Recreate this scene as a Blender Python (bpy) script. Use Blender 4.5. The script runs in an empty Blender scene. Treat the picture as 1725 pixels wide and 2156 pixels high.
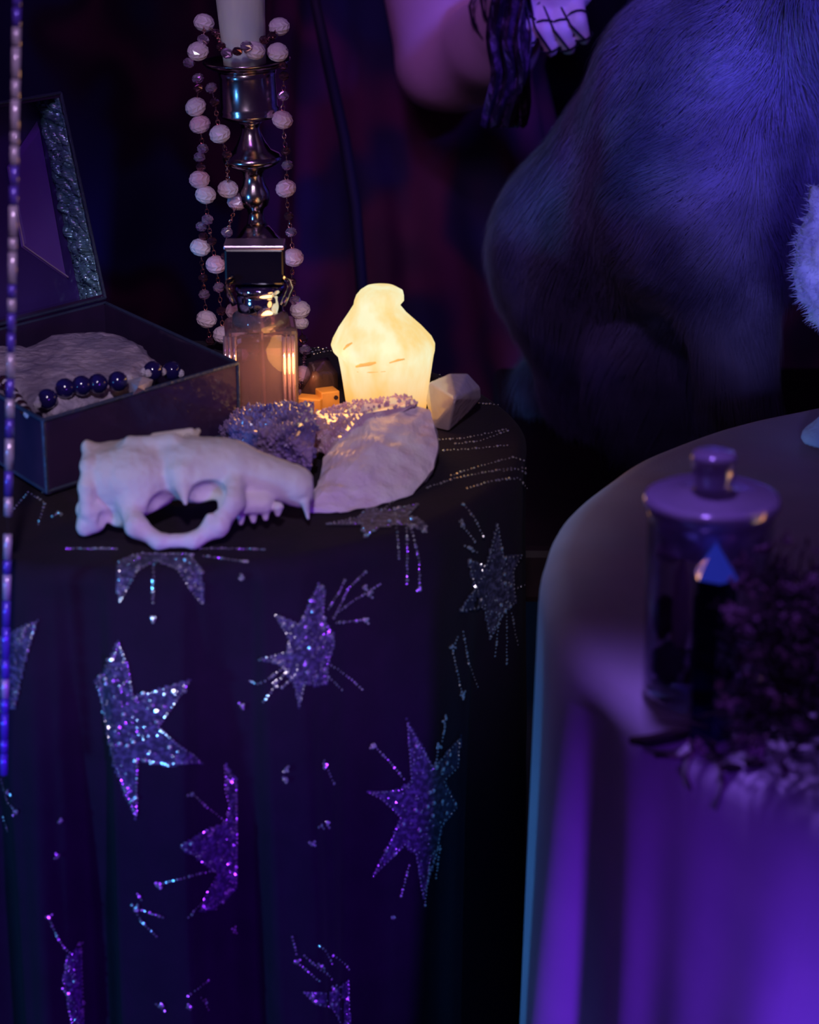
import bpy, bmesh, math, random
import numpy as np
from mathutils import Vector, Matrix, noise
from mathutils.bvhtree import BVHTree
random.seed(7); rng = np.random.default_rng(7)
SC = bpy.context.scene; COL = SC.collection

# ------------------------------------------------------------------ camera
H = 1.129; FPX = 4800.0; PITCH = math.radians(20.3)
cam_d = bpy.data.cameras.new('camera'); cam = bpy.data.objects.new('camera', cam_d); COL.objects.link(cam)
cam.location = (0, 0, H); cam.rotation_euler = (math.pi/2 - PITCH, 0, 0)
cam_d.sensor_fit = 'HORIZONTAL'; cam_d.sensor_width = 24.0; cam_d.lens = 24.0*FPX/1725.0
cam_d.clip_start = 0.05; cam_d.clip_end = 30
cam_d.dof.use_dof = True; cam_d.dof.focus_distance = 1.33
cam_d.dof.aperture_fstop = (cam_d.lens/1000.0)/0.0075
cam_d.dof.aperture_blades = 0
SC.camera = cam

# ------------------------------------------------------------------ world, lights, exposure
SC.view_settings.view_transform = 'Standard'; SC.view_settings.look = 'None'
SC.view_settings.exposure = 0.0; SC.view_settings.gamma = 1.0; SC.view_settings.use_curve_mapping = False
w = bpy.data.worlds.new('world'); SC.world = w; w.use_nodes = True
w.node_tree.nodes['Background'].inputs[0].default_value = (0.30, 0.10, 0.62, 1)
w.node_tree.nodes['Background'].inputs[1].default_value = 0.045

def aim(o, target):
    d = Vector(target) - o.location
    o.rotation_euler = d.to_track_quat('-Z', 'Y').to_euler()
def spot(name, loc, target, color, power, deg, blend=0.6, radius=0.05):
    l = bpy.data.lights.new(name, 'SPOT'); l.color = color; l.energy = power
    l.spot_size = math.radians(deg); l.spot_blend = blend; l.shadow_soft_size = radius
    o = bpy.data.objects.new(name, l); COL.objects.link(o); o.location = loc; aim(o, target); return o
def area(name, loc, target, color, power, size):
    l = bpy.data.lights.new(name, 'AREA'); l.color = color; l.energy = power; l.size = size
    o = bpy.data.objects.new(name, l); COL.objects.link(o); o.location = loc; aim(o, target); return o
# pale lamp over the small table, teal from the left, violet from the right, blue on the dog's head and chest
spot('pale_spot', (-0.02, -0.12, 1.60), (-0.095, 1.06, 0.775), (0.92, 0.76, 1.0), 27.0, 15, 0.5, 0.04)
spot('pale_high_spot', (-0.35, 0.0, 1.55), (-0.095, 1.31, 0.90), (0.85, 0.72, 1.0), 15.0, 9, 0.8, 0.05)  # added to brighten the candle wax
spot('teal_spot', (-1.35, 0.05, 0.74), (-0.30, 1.0, 0.60), (0.07, 0.40, 1.0), 46.0, 24, 0.5, 0.07)
spot('violet_side_spot', (0.47, -0.30, 0.86), (-0.10, 0.95, 0.60), (0.22, 0.02, 1.0), 62.0, 15.5, 0.45, 0.05)
spot('violet_spot', (0.04, 0.98, 2.1), (0.045, 0.695, 0.75), (0.36, 0.17, 1.0), 50.0, 14, 0.55, 0.05)  # added spot; its cone edge stands in for a shadow line on the tabletop
spot('blue_front_spot', (0.08, -0.35, 0.95), (0.30, 0.70, 0.52), (0.12, 0.13, 1.0), 19.0, 23, 0.6, 0.12)
spot('blue_spot', (0.72, 0.25, 1.55), (0.245, 1.46, 0.935), (0.11, 0.08, 1.0), 150.0, 12.5, 0.95, 0.08)
spot('fur_wash', (-0.35, 0.35, 1.9), (0.18, 1.57, 0.90), (0.34, 0.22, 1.0), 30.0, 16, 0.9, 0.10)
spot('plume_spot', (0.10, 0.0, 1.10), (0.232, 1.18, 0.845), (0.28, 0.26, 1.0), 42.0, 8, 0.8, 0.05)
spot('mauve_spot', (-0.2, 0.5, 2.2), (0.03, 1.9, 0.93), (0.42, 0.17, 1.0), 28.0, 14, 0.8, 0.10)
spot('backdrop_wash', (-0.3, 0.2, 2.0), (-0.3, 2.5, 0.7), (0.60, 0.18, 1.0), 26.0, 40, 0.9, 0.25)

# ------------------------------------------------------------------ helpers
CP, SP = math.cos(PITCH), math.sin(PITCH)
def ray(px, py):
    a = (px-862.5)/FPX; b = (1078-py)/FPX
    return Vector((a, CP + b*SP, -SP + b*CP))
def atz(px, py, z=0.75):
    d = ray(px, py); return Vector((0, 0, H)) + d*((z-H)/d.z)
def P(px, py, y):
    d = ray(px, py); return Vector((0, 0, H)) + d*(y/d.y)
def ppm(y, z=0.75):      # pixels per metre at a place
    return FPX/(y*CP + (H-z)*SP)

def tag(o, label=None, cat=None, group=None, kind=None):
    if label: o['label'] = label
    if cat: o['category'] = cat
    if group: o['group'] = group
    if kind: o['kind'] = kind
    return o
def thing(name, loc, label, cat, group=None, rz=0):
    o = bpy.data.objects.new(name, None); COL.objects.link(o); o.location = loc; o.rotation_euler = (0, 0, rz)
    o.empty_display_size = 0.02
    return tag(o, label, cat, group)
def link(name, me, m=None, parent=None, smooth=False, kind=None):
    o = bpy.data.objects.new(name, me); COL.objects.link(o)
    if m is not None and len(me.materials) == 0: me.materials.append(m)
    if smooth: me.polygons.foreach_set('use_smooth', [True]*len(me.polygons))
    if parent is not None:
        o.parent = parent
    if kind: o['kind'] = kind
    return o
def wlink(name, me, m, parent, smooth=False, kind=None):   # mesh given in world coordinates, thing at a location
    mw = Matrix.LocRotScale(parent.location, parent.rotation_euler, None)
    me.transform(mw.inverted())
    return link(name, me, m, parent, smooth, kind)
def mesh(verts, faces, name='m'):
    me = bpy.data.meshes.new(name); me.from_pydata([tuple(v) for v in verts], [], [tuple(f) for f in faces]); me.update(); return me
def npmesh(V, Q, name='m'):
    me = bpy.data.meshes.new(name)
    V = np.asarray(V, dtype=np.float32); Q = np.asarray(Q, dtype=np.int32)
    n = Q.shape[1]
    me.vertices.add(len(V)); me.vertices.foreach_set('co', V.ravel())
    me.loops.add(Q.size); me.loops.foreach_set('vertex_index', Q.ravel())
    me.polygons.add(len(Q)); me.polygons.foreach_set('loop_start', np.arange(0, Q.size, n, dtype=np.int32))
    me.update(calc_edges=True); me.validate(); return me
def frombm(bm, name='m'):
    me = bpy.data.meshes.new(name); bm.normal_update(); bm.to_mesh(me); bm.free(); return me
def box(cx, cy, cz, sx, sy, sz, bev=0.0, seg=2):
    bm = bmesh.new(); bmesh.ops.create_cube(bm, size=1)
    bmesh.ops.scale(bm, vec=(sx, sy, sz), verts=bm.verts); bmesh.ops.translate(bm, vec=(cx, cy, cz), verts=bm.verts)
    if bev > 0: bmesh.ops.bevel(bm, geom=list(bm.edges), offset=bev, segments=seg, affect='EDGES', profile=0.5)
    return frombm(bm)
def lathe(prof, n=48, close=True):
    V = []; Fc = []
    for r, z in prof:
        for i in range(n):
            a = 2*math.pi*i/n; V.append((r*math.cos(a), r*math.sin(a), z))
    for j in range(len(prof)-1):
        for i in range(n):
            k = (i+1) % n; Fc.append((j*n+i, j*n+k, (j+1)*n+k, (j+1)*n+i))
    if close:
        Fc.append(tuple(range(n-1, -1, -1))); Fc.append(tuple((len(prof)-1)*n+i for i in range(n)))
    return mesh(V, Fc)
def tube_data(pts, rad, n=6, V=None, Fc=None):
    if V is None: V, Fc = [], []
    pts = [Vector(p) for p in pts]; base = len(V); m = len(pts)
    up = Vector((0.13, 0.21, 0.97))
    for i, p in enumerate(pts):
        t = (pts[min(i+1, m-1)] - pts[max(i-1, 0)]); t = t.normalized() if t.length > 1e-9 else Vector((0, 0, 1))
        a = t.cross(up)
        if a.length < 1e-3: a = t.cross(Vector((1, 0, 0)))
        a.normalize(); b = t.cross(a)
        r = rad[i] if isinstance(rad, (list, tuple)) else rad
        for k in range(n):
            ang = 2*math.pi*k/n; V.append(p + a*(r*math.cos(ang)) + b*(r*math.sin(ang)))
    for i in range(m-1):
        for k in range(n):
            q = (k+1) % n
            Fc.append((base+i*n+k, base+i*n+q, base+(i+1)*n+q, base+(i+1)*n+k))
    Fc.append(tuple(base+k for k in range(n-1, -1, -1))); Fc.append(tuple(base+(m-1)*n+k for k in range(n)))
    return V, Fc
def tube(pts, rad, n=6):
    V, Fc = tube_data(pts, rad, n); return mesh(V, Fc)
def hull(pts, noise_amp=0, cuts=0, seed=0, scale=40, bev=0):
    bm = bmesh.new()
    for p in pts: bm.verts.new(p)
    r = bmesh.ops.convex_hull(bm, input=bm.verts)
    bmesh.ops.delete(bm, geom=[g for g in r['geom_interior'] if isinstance(g, bmesh.types.BMVert)], context='VERTS')
    if bev: bmesh.ops.bevel(bm, geom=list(bm.edges), offset=bev, segments=2, affect='EDGES', profile=0.5)
    if cuts:
        for _ in range(cuts):
            bmesh.ops.subdivide_edges(bm, edges=bm.edges, cuts=1, use_grid_fill=True)
            bmesh.ops.triangulate(bm, faces=bm.faces)
    bm.normal_update()
    if noise_amp:
        for v in bm.verts:
            q = v.co*scale + Vector((seed*7.1, seed, 0))
            v.co += v.normal*noise_amp*(noise.noise(q) + 0.5*noise.noise(q*2.7))
    return frombm(bm)

def wobble(me, fn):
    n = len(me.vertices); co = np.empty(n*3, np.float32); me.vertices.foreach_get('co', co); nr = np.empty(n*3, np.float32); me.vertices.foreach_get('normal', nr)
    co = co.reshape(-1, 3); amp = np.array([fn(Vector(c.tolist())) for c in co], np.float32)
    me.vertices.foreach_set('co', (co+nr.reshape(-1, 3)*amp[:, None]).ravel()); me.update()
# -- signed distance fields turned to meshes (one continuous surface)
class Field:
    def __init__(s, lo, hi, h):
        s.lo = np.array(lo, float); s.h = h
        s.n = np.ceil((np.array(hi)-s.lo)/h).astype(int)+1
        s.ax = [s.lo[i] + h*np.arange(s.n[i]) for i in range(3)]
        s.F = np.full(s.n, 1.0, dtype=np.float32)
    def _blk(s, blo, bhi):
        sl = []
        for i in range(3):
            a = int(max(0, math.floor((blo[i]-s.lo[i])/s.h))); b = int(min(s.n[i], math.ceil((bhi[i]-s.lo[i])/s.h)+1))
            if b <= a: return None
            sl.append(slice(a, b))
        X = s.ax[0][sl[0]][:, None, None]; Y = s.ax[1][sl[1]][None, :, None]; Z = s.ax[2][sl[2]][None, None, :]
        return tuple(sl), X, Y, Z
    def _mix(s, sl, d, k, sub):
        a = s.F[sl]
        if sub: d = -d; hh = np.clip(0.5-0.5*(d-a)/-k*-1, 0, 1) if False else np.clip(0.5+0.5*(d-a)/k, 0, 1); s.F[sl] = a*(1-hh)+d*hh + k*hh*(1-hh)
        else: hh = np.clip(0.5+0.5*(d-a)/k, 0, 1); s.F[sl] = d*(1-hh)+a*hh - k*hh*(1-hh)
    def cap(s, a, b, ra, rb, k=0.01, sub=False):
        a = np.array(a, float); b = np.array(b, float); m = max(ra, rb)+k*1.5+3*s.h
        r = s._blk(np.minimum(a, b)-m, np.maximum(a, b)+m)
        if r is None: return s
        sl, X, Y, Z = r; ab = b-a; L2 = max(ab@ab, 1e-12)
        t = np.clip(((X-a[0])*ab[0]+(Y-a[1])*ab[1]+(Z-a[2])*ab[2])/L2, 0, 1)
        d = np.sqrt((X-a[0]-t*ab[0])**2+(Y-a[1]-t*ab[1])**2+(Z-a[2]-t*ab[2])**2) - (ra+(rb-ra)*t)
        s._mix(sl, d, k, sub); return s
    def ell(s, c, r, k=0.01, sub=False):
        c = np.array(c, float); r = np.array(r if hasattr(r, '__len__') else (r, r, r), float); m = r+k*1.5+3*s.h
        q = s._blk(c-m, c+m)
        if q is None: return s
        sl, X, Y, Z = q
        k0 = np.sqrt(((X-c[0])/r[0])**2+((Y-c[1])/r[1])**2+((Z-c[2])/r[2])**2)
        d = (k0-1)*min(r) if False else (k0-1)*k0/np.maximum(np.sqrt(((X-c[0])/r[0]**2)**2+((Y-c[1])/r[1]**2)**2+((Z-c[2])/r[2]**2)**2), 1e-6)
        s._mix(sl, d, k, sub); return s
    def mesh(s):
        F = s.F.copy(); F[0] = F[-1] = 1; F[:, 0] = F[:, -1] = 1; F[:, :, 0] = F[:, :, -1] = 1
        ins = F < 0; n = F.shape
        acc = np.zeros((n[0]-1, n[1]-1, n[2]-1, 3), np.float32); cnt = np.zeros((n[0]-1, n[1]-1, n[2]-1), np.float32)
        def S(d, o): return slice(o, n[d]-1+o)
        for ax in range(3):
            oth = [i for i in range(3) if i != ax]
            for o1 in (0, 1):
                for o2 in (0, 1):
                    o = [0, 0, 0]; o[oth[0]] = o1; o[oth[1]] = o2; oo = list(o); oo[ax] = 1
                    A = F[S(0, o[0]), S(1, o[1]), S(2, o[2])]; B = F[S(0, oo[0]), S(1, oo[1]), S(2, oo[2])]
                    cr = (A < 0) != (B < 0)
                    t = np.where(cr, A/np.where(cr, A-B, 1), 0)
                    for d in range(3): acc[..., d] += np.where(cr, (t if d == ax else o[d]), 0)
                    cnt += cr
        act = cnt > 0; idx = -np.ones(cnt.shape, np.int64); idx[act] = np.arange(act.sum())
        co = np.argwhere(act) + acc[act]/cnt[act][:, None]; V = co*s.h + s.lo
        Q = []
        for ax in range(3):
            u, v = [(1, 2), (2, 0), (0, 1)][ax]
            sl0 = [slice(1, n[d]-1) for d in range(3)]; sl0[ax] = slice(0, n[ax]-1); sl1 = list(sl0); sl1[ax] = slice(1, n[ax])
            a = ins[tuple(sl0)]; b = ins[tuple(sl1)]
            for flip, msk in ((False, a & ~b), (True, ~a & b)):
                p = np.argwhere(msk)
                if len(p) == 0: continue
                for d in range(3):
                    if d != ax: p[:, d] += 1
                def g(du, dv):
                    q = p.copy(); q[:, u] -= du; q[:, v] -= dv; return idx[q[:, 0], q[:, 1], q[:, 2]]
                q = np.stack([g(1, 1), g(0, 1), g(0, 0), g(1, 0)], 1)
                Q.append(q[:, ::-1] if flip else q)
        return npmesh(V, np.concatenate(Q))

# ------------------------------------------------------------------ materials
def mat(name, base=(0.5, 0.5, 0.5), rough=0.5, metal=0.0, trans=0.0, ior=1.45, emit=None, es=0.0, sheen=0.0,
        var=None, vscale=20.0, bump=0.0, bscale=60.0, sss=0.0, coat=0.0, stretch=(1, 1, 1), contrast=(0.35, 0.65), alpha=1.0, vdet=4.0):
    m = bpy.data.materials.new(name); m.use_nodes = True; nt = m.node_tree; b = nt.nodes['Principled BSDF']
    b.inputs['Base Color'].default_value = (*base, 1); b.inputs['Roughness'].default_value = rough
    b.inputs['Metallic'].default_value = metal; b.inputs['Transmission Weight'].default_value = trans; b.inputs['IOR'].default_value = ior
    b.inputs['Sheen Weight'].default_value = sheen; b.inputs['Coat Weight'].default_value = coat; b.inputs['Alpha'].default_value = alpha
    if sss: b.inputs['Subsurface Weight'].default_value = sss; b.inputs['Subsurface Radius'].default_value = (0.01, 0.008, 0.012); b.inputs['Subsurface Scale'].default_value = 0.5
    if emit: b.inputs['Emission Color'].default_value = (*emit, 1); b.inputs['Emission Strength'].default_value = es
    tc = nt.nodes.new('ShaderNodeTexCoord'); mp = nt.nodes.new('ShaderNodeMapping'); mp.inputs['Scale'].default_value = stretch
    nt.links.new(tc.outputs['Object'], mp.inputs[0])
    if var is not None:
        nz = nt.nodes.new('ShaderNodeTexNoise'); nz.inputs['Scale'].default_value = vscale; nz.inputs['Detail'].default_value = vdet
        cr = nt.nodes.new('ShaderNodeValToRGB'); cr.color_ramp.elements[0].position = contrast[0]; cr.color_ramp.elements[1].position = contrast[1]
        cr.color_ramp.elements[0].color = (*base, 1); cr.color_ramp.elements[1].color = (*var, 1)
        nt.links.new(mp.outputs[0], nz.inputs['Vector']); nt.links.new(nz.outputs['Fac'], cr.inputs[0]); nt.links.new(cr.outputs[0], b.inputs['Base Color'])
        if emit: nt.links.new(cr.outputs[0], b.inputs['Emission Color'])
    if bump:
        nb = nt.nodes.new('ShaderNodeTexNoise'); nb.inputs['Scale'].default_value = bscale; nb.inputs['Detail'].default_value = 6
        bp = nt.nodes.new('ShaderNodeBump'); bp.inputs['Strength'].default_value = bump; bp.inputs['Distance'].default_value = 0.002
        nt.links.new(mp.outputs[0], nb.inputs['Vector']); nt.links.new(nb.outputs['Fac'], bp.inputs['Height']); nt.links.new(bp.outputs[0], b.inputs['Normal'])
    return m
M = {}
M['velvet'] = mat('black_velvet', (0.0075, 0.0012, 0.013), 0.95, sheen=0.01, var=(0.011, 0.002, 0.017), vscale=60, bump=0.2, bscale=400)
M['motif'] = mat('glitter_thread', (0.05, 0.045, 0.09), 0.42, metal=0.3, var=(0.22, 0.20, 0.36), vscale=420, bump=0.9, bscale=900, contrast=(0.45, 0.7))
M['sequin'] = mat('clear_sequin', (0.97, 0.95, 0.92), 0.24, metal=0.85, coat=1.0)
M['thread'] = mat('silver_thread', (0.40, 0.38, 0.60), 0.3, metal=0.5, bump=0.8, bscale=900)
M['linen'] = mat('white_linen', (0.70, 0.66, 0.80), 0.85, sheen=0.2, var=(0.62, 0.60, 0.74), vscale=30, bump=0.15, bscale=900)
M['bone'] = mat('bleached_bone', (0.78, 0.70, 0.66), 0.6, var=(0.62, 0.54, 0.55), vscale=90, bump=0.35, bscale=220, contrast=(0.3, 0.8))
M['pewter'] = mat('tarnished_silver', (0.58, 0.47, 0.52), 0.20, metal=1.0, var=(0.40, 0.31, 0.36), vscale=60, bump=0.06, bscale=120)
M['wax'] = mat('white_wax', (0.80, 0.84, 0.72), 0.4, sss=0.3, var=(0.62, 0.66, 0.66), vscale=60, stretch=(1, 1, 0.25), bump=0.3, bscale=150, emit=(0.5, 0.55, 0.38), es=0.0)
M['bead'] = mat('opaque_pink_bead', (0.80, 0.62, 0.74), 0.22, coat=0.4, sss=0.2, var=(0.92, 0.78, 0.84), vscale=60)
M['bead_pink'] = mat('rose_bead', (0.80, 0.42, 0.55), 0.22, coat=0.4, sss=0.2, var=(0.9, 0.62, 0.70), vscale=80)
M['crystal_bead'] = mat('crystal_bead', (0.78, 0.62, 0.80), 0.05, metal=0.75, var=(0.45, 0.22, 0.50), vscale=220)
M['dark_bead'] = mat('dark_crystal_bead', (0.12, 0.05, 0.12), 0.05, metal=0.8, var=(0.25, 0.10, 0.12), vscale=200)
M['gold_link'] = mat('rose_gold_wire', (0.85, 0.52, 0.42), 0.22, metal=1.0)
M['glass'] = mat('clear_glass', (0.95, 0.90, 0.96), 0.02, trans=1.0, ior=1.45)
M['pink_glass'] = mat('pink_tinted_glass', (0.93, 0.70, 0.82), 0.03, trans=0.92, ior=1.45, bump=0.15, bscale=60)
M['rib_highlight'] = mat('painted_glass_highlight', (0.90, 0.62, 0.70), 0.08, metal=0.75)  # bright metal standing in for highlights on the bottle glass
M['liquid'] = mat('pink_perfume', (0.80, 0.48, 0.66), 0.02, trans=0.9, ior=1.33)
M['black_gloss'] = mat('black_gloss', (0.003, 0.002, 0.012), 0.22)
M['cap_top'] = mat('brushed_cap_top', (0.55, 0.40, 0.60), 0.25, metal=0.9)
M['chrome'] = mat('chrome', (0.70, 0.72, 0.90), 0.08, metal=1.0)
M['glow'] = mat('lit_translucent_stone', (1.0, 0.72, 0.27), 0.5, emit=(1, 0.8, 0.4), es=0.94, var=(0.98, 0.95, 0.60), vscale=70, stretch=(1, 1, 0.45), contrast=(0.38, 0.62), bump=0.3, bscale=120)
M['glow_groove'] = mat('lit_stone_groove', (0.60, 0.30, 0.06), 0.7, emit=(0.85, 0.48, 0.12), es=0.6)
m = bpy.data.materials.new('thin_glass'); m.use_nodes = True; nt = m.node_tree; nt.nodes.remove(nt.nodes['Principled BSDF'])
a_ = nt.nodes.new('ShaderNodeBsdfTransparent'); a_.inputs[0].default_value = (0.90, 0.88, 0.97, 1); g_ = nt.nodes.new('ShaderNodeBsdfGlossy'); g_.inputs['Roughness'].default_value = 0.05
lw = nt.nodes.new('ShaderNodeLayerWeight'); lw.inputs[0].default_value = 0.35; pw = nt.nodes.new('ShaderNodeMath'); pw.operation = 'POWER'; pw.inputs[1].default_value = 1.5
fr = nt.nodes.new('ShaderNodeMath'); fr.operation = 'MULTIPLY_ADD'; fr.inputs[1].default_value = 0.8; fr.inputs[2].default_value = 0.05
nt.links.new(lw.outputs['Facing'], pw.inputs[0]); nt.links.new(pw.outputs[0], fr.inputs[0]); mxs = nt.nodes.new('ShaderNodeMixShader')
nt.links.new(fr.outputs[0], mxs.inputs[0]); nt.links.new(a_.outputs[0], mxs.inputs[1]); nt.links.new(g_.outputs[0], mxs.inputs[2]); nt.links.new(mxs.outputs[0], nt.nodes['Material Output'].inputs[0]); M['thin_glass'] = m
M['rose_quartz'] = mat('rose_quartz', (0.74, 0.56, 0.74), 0.35, sss=0.15, var=(0.88, 0.76, 0.86), vscale=55, bump=0.8, bscale=160, coat=0.3)
M['amethyst'] = mat('amethyst_druzy', (0.13, 0.09, 0.30), 0.14, trans=0.15, var=(0.42, 0.28, 0.52), vscale=70, coat=0.8)
M['amethyst_pink'] = mat('pink_druzy', (0.60, 0.34, 0.55), 0.12, trans=0.2, var=(0.82, 0.62, 0.82), vscale=90, coat=0.8)
M['quartz'] = mat('clear_quartz', (0.86, 0.76, 0.88), 0.10, trans=0.45, var=(0.70, 0.60, 0.78), vscale=60, bump=0.3, bscale=110, coat=0.6)
M['box_glass'] = mat('smoky_box_glass', (0.030, 0.018, 0.060), 0.14, coat=0.6, var=(0.045, 0.022, 0.075), vscale=30)
M['box_came'] = mat('dark_metal_seam', (0.06, 0.08, 0.16), 0.45, metal=0.4, bump=0.5, bscale=300)
M['ripple'] = mat('rippled_teal_glass', (0.14, 0.34, 0.46), 0.20, metal=0.5, var=(0.22, 0.44, 0.56), vscale=60, coat=1.0)
nt = M['ripple'].node_tree; wv = nt.nodes.new('ShaderNodeTexNoise'); wv.inputs['Scale'].default_value = 150; wv.inputs['Detail'].default_value = 2
mp = nt.nodes.new('ShaderNodeMapping'); mp.inputs['Scale'].default_value = (0.5, 0.5, 2.6); mp.inputs['Rotation'].default_value = (0.6, 0.5, 0)
tc = nt.nodes.new('ShaderNodeTexCoord'); bp = nt.nodes.new('ShaderNodeBump'); bp.inputs['Strength'].default_value = 1.0; bp.inputs['Distance'].default_value = 0.004
nt.links.new(tc.outputs['Object'], mp.inputs[0]); nt.links.new(mp.outputs[0], wv.inputs['Vector']); nt.links.new(wv.outputs['Fac'], bp.inputs['Height'])
nt.links.new(bp.outputs[0], nt.nodes['Principled BSDF'].inputs['Normal'])
M['violet_reflection_tint'] = mat('violet_reflection_tint', (0.16, 0.06, 0.50), 0.35, coat=0.6, var=(0.20, 0.09, 0.56), vscale=14)  # the lid mirror's violet reflection, put into the colour
M['indigo_pane'] = mat('indigo_pane', (0.06, 0.03, 0.22), 0.3, coat=0.6)
M['agate'] = mat('pale_agate', (0.34, 0.28, 0.44), 0.4, var=(0.62, 0.50, 0.66), vscale=70, bump=0.9, bscale=260, coat=0.2)
M['shell'] = mat('pale_shell', (0.62, 0.55, 0.68), 0.4, bump=0.5, bscale=200)
M['navy_bead'] = mat('navy_bead', (0.015, 0.010, 0.09), 0.08, coat=1.0)
M['fluff'] = mat('white_fluff', (0.72, 0.70, 0.92), 0.9, var=(0.50, 0.46, 0.80), vscale=40, bump=1.0, bscale=160, sss=0.2)
M['fur'] = mat('dark_fur', (0.07, 0.06, 0.12), 0.55, sheen=0.3, var=(0.26, 0.24, 0.36), vscale=14, contrast=(0.35, 0.7))
M['hide'] = mat('dog_hide', (0.05, 0.035, 0.06), 0.9)
M['skin'] = mat('skin', (0.72, 0.50, 0.50), 0.5, sss=0.15, bump=0.15, bscale=120)
M['net'] = mat('black_net', (0.010, 0.004, 0.015), 0.7)
M['lace'] = mat('black_lace', (0.020, 0.006, 0.022), 0.5, var=(0.16, 0.06, 0.16), vscale=90, bump=0.8, bscale=300, contrast=(0.5, 0.75))
M['wood'] = mat('dark_wood', (0.02, 0.008, 0.014), 0.6, var=(0.035, 0.014, 0.02), vscale=20)
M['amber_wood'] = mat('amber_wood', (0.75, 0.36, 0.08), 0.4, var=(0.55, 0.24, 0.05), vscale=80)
M['smoky'] = mat('smoky_quartz', (0.20, 0.09, 0.07), 0.2, trans=0.2, var=(0.30, 0.14, 0.10), vscale=60, bump=0.3)
M['herb'] = mat('dry_herb', (0.070, 0.025, 0.045), 0.9, var=(0.20, 0.10, 0.20), vscale=60)
M['herb_dark'] = mat('dark_twig', (0.020, 0.007, 0.018), 0.9)
M['petal'] = mat('dried_petal', (0.85, 0.60, 0.74), 0.8)
M['moss'] = mat('dried_moss', (0.13, 0.15, 0.20), 0.9, var=(0.25, 0.22, 0.30), vscale=90)
M['blue_tip'] = mat('blue_crystal', (0.12, 0.42, 1.0), 0.32, trans=0.0, coat=1.0)
M['navy_crystal'] = mat('navy_crystal', (0.006, 0.008, 0.055), 0.12, coat=0.6)
M['strand'] = mat('violet_bugle', (0.16, 0.08, 0.75), 0.18, metal=0.3, coat=1.0)
M['strand_pale'] = mat('pale_bugle', (0.72, 0.52, 0.85), 0.18, metal=0.3, coat=1.0)
M['floor'] = mat('dark_boards', (0.02, 0.01, 0.02), 0.7, var=(0.03, 0.015, 0.025), vscale=6)
M['wall'] = mat('dark_wall', (0.015, 0.008, 0.02), 0.9)

gnt = M['glow'].node_tree
for l_ in list(gnt.links):
    if l_.to_socket.name == 'Base Color': gnt.links.remove(l_)
b_ = gnt.nodes['Principled BSDF']; ramp_ = [n_ for n_ in gnt.nodes if n_.type == 'VALTORGB'][0]
tc_ = [n_ for n_ in gnt.nodes if n_.type == 'TEX_COORD'][0]; sx_ = gnt.nodes.new('ShaderNodeSeparateXYZ'); mr_ = gnt.nodes.new('ShaderNodeMapRange')
mr_.inputs[1].default_value = 0.004; mr_.inputs[2].default_value = 0.036; mx_ = gnt.nodes.new('ShaderNodeMix'); mx_.data_type = 'RGBA'; mx_.inputs[6].default_value = (1.0, 0.42, 0.06, 1)
gnt.links.new(tc_.outputs['Object'], sx_.inputs[0]); gnt.links.new(sx_.outputs[2], mr_.inputs[0]); gnt.links.new(mr_.outputs[0], mx_.inputs[0]); gnt.links.new(ramp_.outputs[0], mx_.inputs[7]); gnt.links.new(mx_.outputs[2], b_.inputs['Emission Color'])
gnt.nodes['Principled BSDF'].inputs['Base Color'].default_value = (0.10, 0.07, 0.03, 1)
# tapestry: large dim blotches of maroon and navy printed on the cloth
def tapestry(name, scale, cols, seed=0.0):
    m = bpy.data.materials.new(name); m.use_nodes = True; nt = m.node_tree; b = nt.nodes['Principled BSDF']; b.inputs['Roughness'].default_value = 0.9
    tc = nt.nodes.new('ShaderNodeTexCoord'); nz = nt.nodes.new('ShaderNodeTexNoise'); nz.inputs['Scale'].default_value = scale; nz.inputs['Detail'].default_value = 1.5
    mp = nt.nodes.new('ShaderNodeMapping'); mp.inputs['Location'].default_value = (seed, seed*0.7, 0)
    cr = nt.nodes.new('ShaderNodeValToRGB'); cr.color_ramp.interpolation = 'EASE'
    while len(cr.color_ramp.elements) < len(cols): cr.color_ramp.elements.new(0.5)
    for i, (p, c) in enumerate(cols):
        cr.color_ramp.elements[i].position = p; cr.color_ramp.elements[i].color = (*c, 1)
    nt.links.new(tc.outputs['Object'], mp.inputs[0]); nt.links.new(mp.outputs[0], nz.inputs['Vector']); nt.links.new(nz.outputs['Fac'], cr.inputs[0]); nt.links.new(cr.outputs[0], b.inputs['Base Color'])
    return m
M['tapestry'] = tapestry('tapestry_print', 5.5, [(0.30, (0.010, 0.016, 0.060)), (0.42, (0.016, 0.022, 0.075)), (0.50, (0.020, 0.006, 0.022)), (0.58, (0.085, 0.020, 0.045)), (0.66, (0.03, 0.010, 0.03)), (0.74, (0.012, 0.03, 0.055))], 3.3)
M['dress'] = tapestry('dress_print', 9.0, [(0.34, (0.014, 0.018, 0.07)), (0.45, (0.020, 0.014, 0.05)), (0.56, (0.10, 0.018, 0.05)), (0.70, (0.03, 0.010, 0.03))], 1.2)

# ------------------------------------------------------------------ the room
def plane_grid(p0, du, dv, nu, nv, fn=None):
    V = []; Fc = []
    for j in range(nv+1):
        for i in range(nu+1):
            p = Vector(p0)+Vector(du)*(i/nu)+Vector(dv)*(j/nv)
            if fn: p = fn(p, i/nu, j/nv)
            V.append(p)
    for j in range(nv):
        for i in range(nu):
            a = j*(nu+1)+i; Fc.append((a, a+1, a+nu+2, a+nu+1))
    return mesh(V, Fc)
tag(link('floor', box(0, 1.6, -0.02, 5.0, 5.4, 0.04), M['floor']), 'dark bare floor under the tables', kind='structure')
tag(link('wall_back', box(0, 2.95, 1.3, 5.0, 0.06, 2.6), M['wall']), 'dark wall behind the hanging cloth', kind='structure')

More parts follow.
